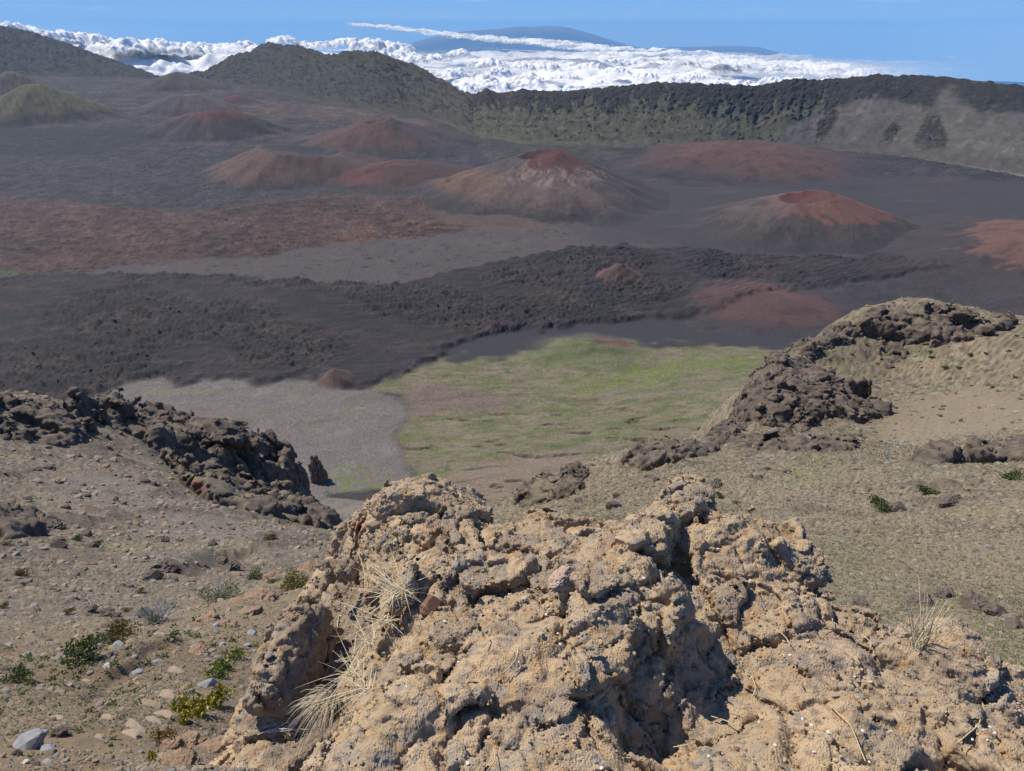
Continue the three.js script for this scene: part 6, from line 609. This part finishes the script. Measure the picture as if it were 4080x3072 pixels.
const chip = [301, 302, 303].map((s) => rockGeo(s, 1, { flat: .5, long: 1.3, amp: .3, ridge: .1, facet: 4 })), chipMat = std({ color: lin(1, 1, 1), roughness: 1, name: 'gravel' });
const SC = [[.2, .165, .13], [.17, .135, .1], [.13, .098, .073], [.085, .066, .052], [.26, .21, .15], [.19, .18, .165], [.22, .155, .095]];
scatter(110000, () => { const p = nearSpot(-.95, -.18, 1.6, 200); if (!p) return null; if (fbm2(p.x / (p.r * .09) + 3, Math.log(p.r) * 9, 3) < range(-.45, .3)) return null; const s = Math.min(.4, p.r * (.0005 + .005 * Math.pow(rand(), 13))) + .003; return { v: new THREE.Vector3(p.x, p.y + s * .15, p.z), s: new THREE.Vector3(s, s, s), c: lin(...SC[Math.floor(rand() * (p.rock > .4 ? 4 : 7))]) }; }, chip, chipMat, 'gravel', 'loose gravel and stone chips strewn over the stony slope', 'gravel');
scatter(30000, () => { const p = nearSpot(-.25, .85, 8, 250); if (!p) return null; const s = Math.min(.5, p.r * (.0006 + .0034 * Math.pow(rand(), 6))) + .003; return { v: new THREE.Vector3(p.x, p.y + s * .15, p.z), s: new THREE.Vector3(s, s, s), c: lin(...SC[Math.floor(rand() * 7)]) }; }, chip, chipMat, 'gravel', 'scattered stone chips on the grassy ridge', 'gravel');
// crumbs of the rock itself
srand(909);
{ const P = outGeo.attributes.position, I = outGeo.index.array, C = outGeo.attributes.color, n = I.length / 3, N = outGeo.attributes.normal;
  scatter(45000, () => { const v = I[Math.floor(rand() * n) * 3], x = P.getX(v), y = P.getY(v), z = P.getZ(v); if (n2(x * 4 + 3, z * 4) < range(-.6, .25)) return null; const s = .0018 + .0052 * Math.pow(rand(), 4), k = range(.7, 1.25); return { v: new THREE.Vector3(x + N.getX(v) * s * .3, y + N.getY(v) * s * .3, z + N.getZ(v) * s * .3), s: new THREE.Vector3(s, s * 1.4, s), c: lin(C.getX(v) * k, C.getY(v) * k, C.getZ(v) * k) }; }, chip, chipMat, 'rubble', 'crumbly grains of weathered rock on the outcrop', 'rubble'); }
// lava rubble on the crater floor
srand(616);
const RC = [[.03, .025, .025], [.038, .03, .028], [.025, .021, .021], [.045, .035, .032]];
scatter(60000, () => { const az = range(-.68, .6), r = 1 / range(1 / 2900, 1 / 1150), lr = Math.log(r); if (zone('lava', az, lr, .004) < .5) return null; coneAt(r * Math.sin(az), -r * Math.cos(az), 0); if (coneOut.i >= 0 && coneOut.h > 4) return null; const X = r * Math.sin(az), Y = -r * Math.cos(az); if (n2(X / 420 + 7, Y / 330) > range(-.3, .15) || fbm2(X / 130, Y / 90, 3) < range(-.3, .3)) return null; crater(az, r); const s = r * (.0003 + .0015 * Math.pow(rand(), 6)); return { v: new THREE.Vector3(r * Math.sin(az), out.y + s * .2, -r * Math.cos(az)), s: new THREE.Vector3(s, s * range(.6, 1.1), s), c: lin(...RC[Math.floor(rand() * 4)]) }; }, chip, chipMat, 'rubble', 'jagged blocks of black lava covering the flow', 'rubble');
// grass and low bushes on the green slope and fan margin
srand(717);
const VG = [[.10, .14, .035], [.13, .16, .05], [.19, .18, .1], [.07, .09, .03], [.23, .21, .13]];
scatter(60000, () => { const az = range(-.3, .34), r = 1 / range(1 / 1750, 1 / 820), lr = Math.log(r), x = r * Math.sin(az), z = -r * Math.cos(az); if (zone('green', az, lr, .02) < rand()) return null; const n = fbm2(x / 75 + 2, z / 38, 4) + .4 * zone('bright', az, lr, .03); if (n < range(-.25, .15)) return null; crater(az, r); if (!inFrame(x, out.y, z, 1.05)) return null; const s = r * range(.0007, .0017); return { v: new THREE.Vector3(x, out.y - .1 * s, z), s: new THREE.Vector3(s, s * .6, s), c: lin(...VG[Math.floor(rand() * (n > .15 ? 3 : 5))]) }; }, bladeTuft, tuftMat, 'grass', 'green grass tussocks on the slope beside the gravel fan', 'grass');
// ---------------------------------------------------------------- sea, distant island volcanoes and clouds
const drop = (d) => d * d / (2 * 7.4e6);
{
  const P = [], I = [], na = 180, R = [9000, 13000, 18000, 24000, 32000, 42000, 52000, 62000];
  for (let i = 0; i <= na; i++) for (const r of R) { const a = i / na * Math.PI * 2; P.push(r * Math.sin(a), -2950 - drop(r), -r * Math.cos(a)); }
  for (let i = 0; i < na; i++) for (let j = 0; j < R.length - 1; j++) { const a = i * R.length + j, b = a + R.length; I.push(a, b, b + 1, a, b + 1, a + 1); }
  const g = new THREE.BufferGeometry(); g.setAttribute('position', new THREE.BufferAttribute(new Float32Array(P), 3)); g.setIndex(I); g.computeVertexNormals();
  put(new THREE.Mesh(g, std({ color: lin(.02, .05, .09), roughness: .25 })), 'sea', 'hazy blue ocean far below, glimpsed between the clouds', 'sea', null, 'structure');
}
function island(T, R, name, label) {
  const P = [], I = []; const n = 220, m = 14;
  for (let i = 0; i <= n; i++) { const a = lerp(T[0][0], T[T.length - 1][0], i / n), y = table(T, a, 1) + 25 * fbm2(a * 500, R, 4); for (let j = -m; j <= m; j++) { const r = R + j * 900, q = Math.abs(j) / m; P.push(r * Math.sin(a), lerp(y, -11000, Math.pow(q, .8)) + (j ? 60 * n2(a * 160, j * .7) : 0), -r * Math.cos(a)); } }
  const w = 2 * m + 1; for (let i = 0; i < n; i++) for (let j = 0; j < w - 1; j++) { const a = i * w + j, b = a + w; I.push(a, b, b + 1, a, b + 1, a + 1); }
  const g = new THREE.BufferGeometry(); g.setAttribute('position', new THREE.BufferAttribute(new Float32Array(P), 3)); g.setIndex(I); g.computeVertexNormals();
  put(new THREE.Mesh(g, std({ color: lin(.13, .12, .11) })), name, label, 'mountain', null, 'structure');
}
island(MK.map(([a, y]) => [a, y * 140 / 70]), 140000, 'distant_mountain', 'pale blue shield volcano rising above the clouds on the horizon');
island(ML.map(([a, y]) => [a, y * 165 / 90]), 165000, 'distant_mountain', 'barely visible long blue volcano low above the clouds at right');
const bil = (x, z, o) => { let s = 0, a = 1, t = 0; for (let i = 0; i < o; i++) { s += a * Math.min(1, Math.abs(n2(x, z)) * 1.9); t += a; a *= .52; const q = x * 1.7 - z * 1.1 + 3; z = x * 1.1 + z * 1.7; x = q; } return s / t; };
const sheetMat = new THREE.MeshStandardMaterial({ vertexColors: true, transparent: true, roughness: 1, name: 'thin_cloud' });
function dome(a, r, top, w, seed) { // one cumulus head: a billowing cap that thins out at its rim
  const n = 44, P = [], C = [], I = [], H = .34 * w, R = .62 * w, cx = r * Math.sin(a), cz = -r * Math.cos(a);
  for (let i = 0; i < n; i++) for (let j = 0; j < n; j++) { const u = (i / (n - 1) - .5) * 2, v = (j / (n - 1) - .5) * 2, q = Math.hypot(u, v) * (1 + .35 * n2(u * 1.6 + seed * 3.3, v * 1.6) + .16 * n2(u * 5 + seed, v * 5)), x = cx + u * R, z = cz + v * R; P.push(x, top - H + H * ((1 - q * q) * .75 + .5 * bil(x / (w * .3) + seed, z / (w * .3), 4) - .22), z); C.push(.8, .8, .81, sstep(1.02, .62, q)); }
  for (let i = 0; i < n - 1; i++) for (let j = 0; j < n - 1; j++) { const k = i * n + j, l = k + n; if (C[4 * k + 3] > 0 || C[4 * l + 3] > 0 || C[4 * k + 7] > 0 || C[4 * l + 7] > 0) I.push(k, l + 1, l, k, k + 1, l + 1); }
  const g = new THREE.BufferGeometry(); g.setAttribute('position', new THREE.BufferAttribute(new Float32Array(P), 3)); g.setAttribute('color', new THREE.BufferAttribute(new Float32Array(C), 4)); g.setIndex(I); g.computeVertexNormals(); return g;
}
srand(2024);
// named cumulus clouds: one thing each
const LAB_CLOUD = { 1: 'white billowing cloud top touching the left edge of the sky', 5: 'bright cumulus head above the hazy blue mountain slope', 7: 'flat bright cumulus mass between mountain slope and rocky hill', 10: 'white cumulus rising behind the left shoulder of the rocky hill', 15: 'puffy white cumulus above the rocky hill summit', 17: 'bright rounded cumulus beside the right flank of the rocky hill', 42: 'small bright cumulus peeking over the crater rim at right', 40: 'low white cumulus resting on the crater rim horizon' };
const heads = [];
CLOUD.forEach(([a, r, top, w], i) => { const g = dome(a, r, top - 30, w * 1.15, i); if (LAB_CLOUD[i]) put(new THREE.Mesh(g, sheetMat), 'cloud', LAB_CLOUD[i], 'cloud'); else heads.push(g); });
for (let i = 0; i < 90; i++) { const a = range(-.25, .45), r = 15500 + 22000 * Math.pow(rand(), 1.3), n = fbm2(r * Math.sin(a) / 3800, r * Math.cos(a) / 3800, 4); if (n < .05 + .35 * sstep(.2, .42, a)) continue; heads.push(dome(a, r, -1180 + 380 * n - drop(r), range(500, 1300), i + 100)); }
put(new THREE.Mesh(mergeGeometries(heads), sheetMat), 'cloud_heads', 'small white cumulus heads standing on the cloud deck', 'clouds', null, 'stuff');
// left bank body and the broken deck
function deck(a0, a1, R, fn, name, label) { // a rolling sheet of cloud with holes
  const P = [], I = [], na = Math.round((a1 - a0) / .0022), nr = R.length, ok = [];
  for (let i = 0; i <= na; i++) { const a = lerp(a0, a1, i / na); for (const r of R) { const x = r * Math.sin(a), z = -r * Math.cos(a), h = fn(x, z, a, r); ok.push(h[1]); P.push(x, h[0] - drop(r), z); } }
  for (let i = 0; i < na; i++) for (let j = 0; j < nr - 1; j++) { const a = i * nr + j, b = a + nr; if (ok[a] && ok[b] && ok[a + 1] && ok[b + 1]) I.push(a, b, b + 1, a, b + 1, a + 1); }
  const g = new THREE.BufferGeometry(); g.setAttribute('position', new THREE.BufferAttribute(new Float32Array(P), 3)); g.setAttribute('color', new THREE.BufferAttribute(new Float32Array(ok.flatMap((q) => [.76, .76, .77, clamp(q, 0, 1)])), 4)); g.setIndex(I); g.computeVertexNormals(); put(new THREE.Mesh(g, sheetMat), name, label, 'clouds', null, 'stuff');
}
{ const R = []; for (let r = 15000; r < 60000; r *= 1.0055) R.push(r);
  deck(-.66, .66, R, (x, z, a, r) => { const n = fbm2(x / 6200 + 3, z / 6200, 4) + .16 * sstep(-.1, -.35, a) - .45 * sstep(.2, .5, a) - .1 * sstep(36000, 60000, r) + .06, b = bil(x / 2400, z / 2400, 5); return [-1650 + 260 * sstep(-.35, .35, n) + (90 + 230 * sstep(-.12, .25, n)) * b + 70 * bil(x / 600 + 4, z / 600, 4), (.42 + .58 * sstep(-.25, .2, n + .14 * fbm2(x / 900, z / 900, 3))) * sstep(.56, .3, a) * sstep(60000, 40000, r)]; }, 'cloud_deck', 'rolling white cloud deck stretching to the horizon beyond the rim');
  deck(-.66, .5, R.filter((r, i) => i % 2 === 0 && r < 52000), (x, z, a, r) => { const n = fbm2(x / 5200 + 13, z / 3600, 5) - .3 * sstep(.1, .45, a) + .12 * sstep(-.1, -.4, a); return [-1020 + 90 * n + 60 * bil(x / 1500, z / 1500, 3), .75 * sstep(.08, .4, n)]; }, 'cloud_veil', 'thin wispy cloud veil drifting above the white deck');
  const B = []; for (let i = 0; i < 26; i++) B.push(i); const a0 = BAND[0][0], a1 = BAND[BAND.length - 1][0], TB = BAND; const P = [], C = [], I = [], na = 560, m = 26;
  for (let i = 0; i <= na; i++) { const a = lerp(a0, a1, i / na), r0 = table(TB, a, 1), y0 = table(TB, a, 2); for (let j = 0; j < m; j++) { const q = j / (m - 1), r = r0 + (q - .75) * 7000, x = r * Math.sin(a), z = -r * Math.cos(a), n = fbm2(x / 2600 + 30, z / 1500, 4); P.push(x, y0 - 60 - (.75 - q) * 160 + 230 * bil(x / 1300, z / 1300, 4) - 100, z); C.push(.76, .76, .77, .85 * sstep(-.3, .15, n + .2 - Math.abs(q - .55) * .9) * sstep(0, .04, i / na) * sstep(1, .85, i / na)); } }
  for (let i = 0; i < na; i++) for (let j = 0; j < m - 1; j++) { const a = i * m + j, b = a + m; I.push(a, b, b + 1, a, b + 1, a + 1); }
  const g = new THREE.BufferGeometry(); g.setAttribute('position', new THREE.BufferAttribute(new Float32Array(P), 3)); g.setAttribute('color', new THREE.BufferAttribute(new Float32Array(C), 4)); g.setIndex(I); g.computeVertexNormals(); put(new THREE.Mesh(g, sheetMat), 'cloud_band', 'long thin cloud band slanting down towards the right horizon', 'clouds', null, 'stuff'); }
{ const R = []; for (let r = 15500; r < 25000; r *= 1.0042) R.push(r); // the high bank at left
  deck(-.7, -.13, R, (x, z, a, r) => { const n = fbm2(x / 4200 + 8, z / 4200, 4), b = bil(x / 1900 + 2, z / 1900, 5), c = bil(x / 700 + 9, z / 700, 4), e = lerp(-560, -1050, sstep(-.58, -.16, a)) + 90 * Math.sin((r - 15500) / 3000); return [e + 240 * n + 330 * b + 110 * c - 330 * sstep(17500, 15500, r) + drop(r) * .5, (.5 + .5 * sstep(-.35, .15, n + .35 * b)) * sstep(-.13, -.2, a)]; }, 'cloud_bank', 'high white billowing cloud bank behind the mountain slope and rocky hill'); }
// ---------------------------------------------------------------- foot trail on the far lava plain
{ const P = [], I = [], pts = new THREE.CatmullRomCurve3(TRAIL.map(([x, z]) => new THREE.Vector3(x, 0, z))).getPoints(160); pts.forEach((p, i) => { const q = pts[Math.min(i + 1, 160)], o = pts[Math.max(0, i - 1)], d = q.clone().sub(o).normalize(), w = 3.2; for (const s of [-1, 1]) { const x = p.x - d.z * w * s, z = p.z + d.x * w * s; crater(Math.atan2(x, -z), Math.hypot(x, z)); P.push(x, out.y + 2.5, z); } if (i) I.push(2 * i - 2, 2 * i - 1, 2 * i, 2 * i - 1, 2 * i + 1, 2 * i); });
  const g = new THREE.BufferGeometry(); g.setAttribute('position', new THREE.BufferAttribute(new Float32Array(P), 3)); g.setIndex(I); g.computeVertexNormals(); put(new THREE.Mesh(g, std({ color: lin(.075, .067, .06) })), 'path', 'thin pale foot trail crossing the dark lava towards the cones', 'path', null, 'structure'); }
renderer.render(scene, camera);
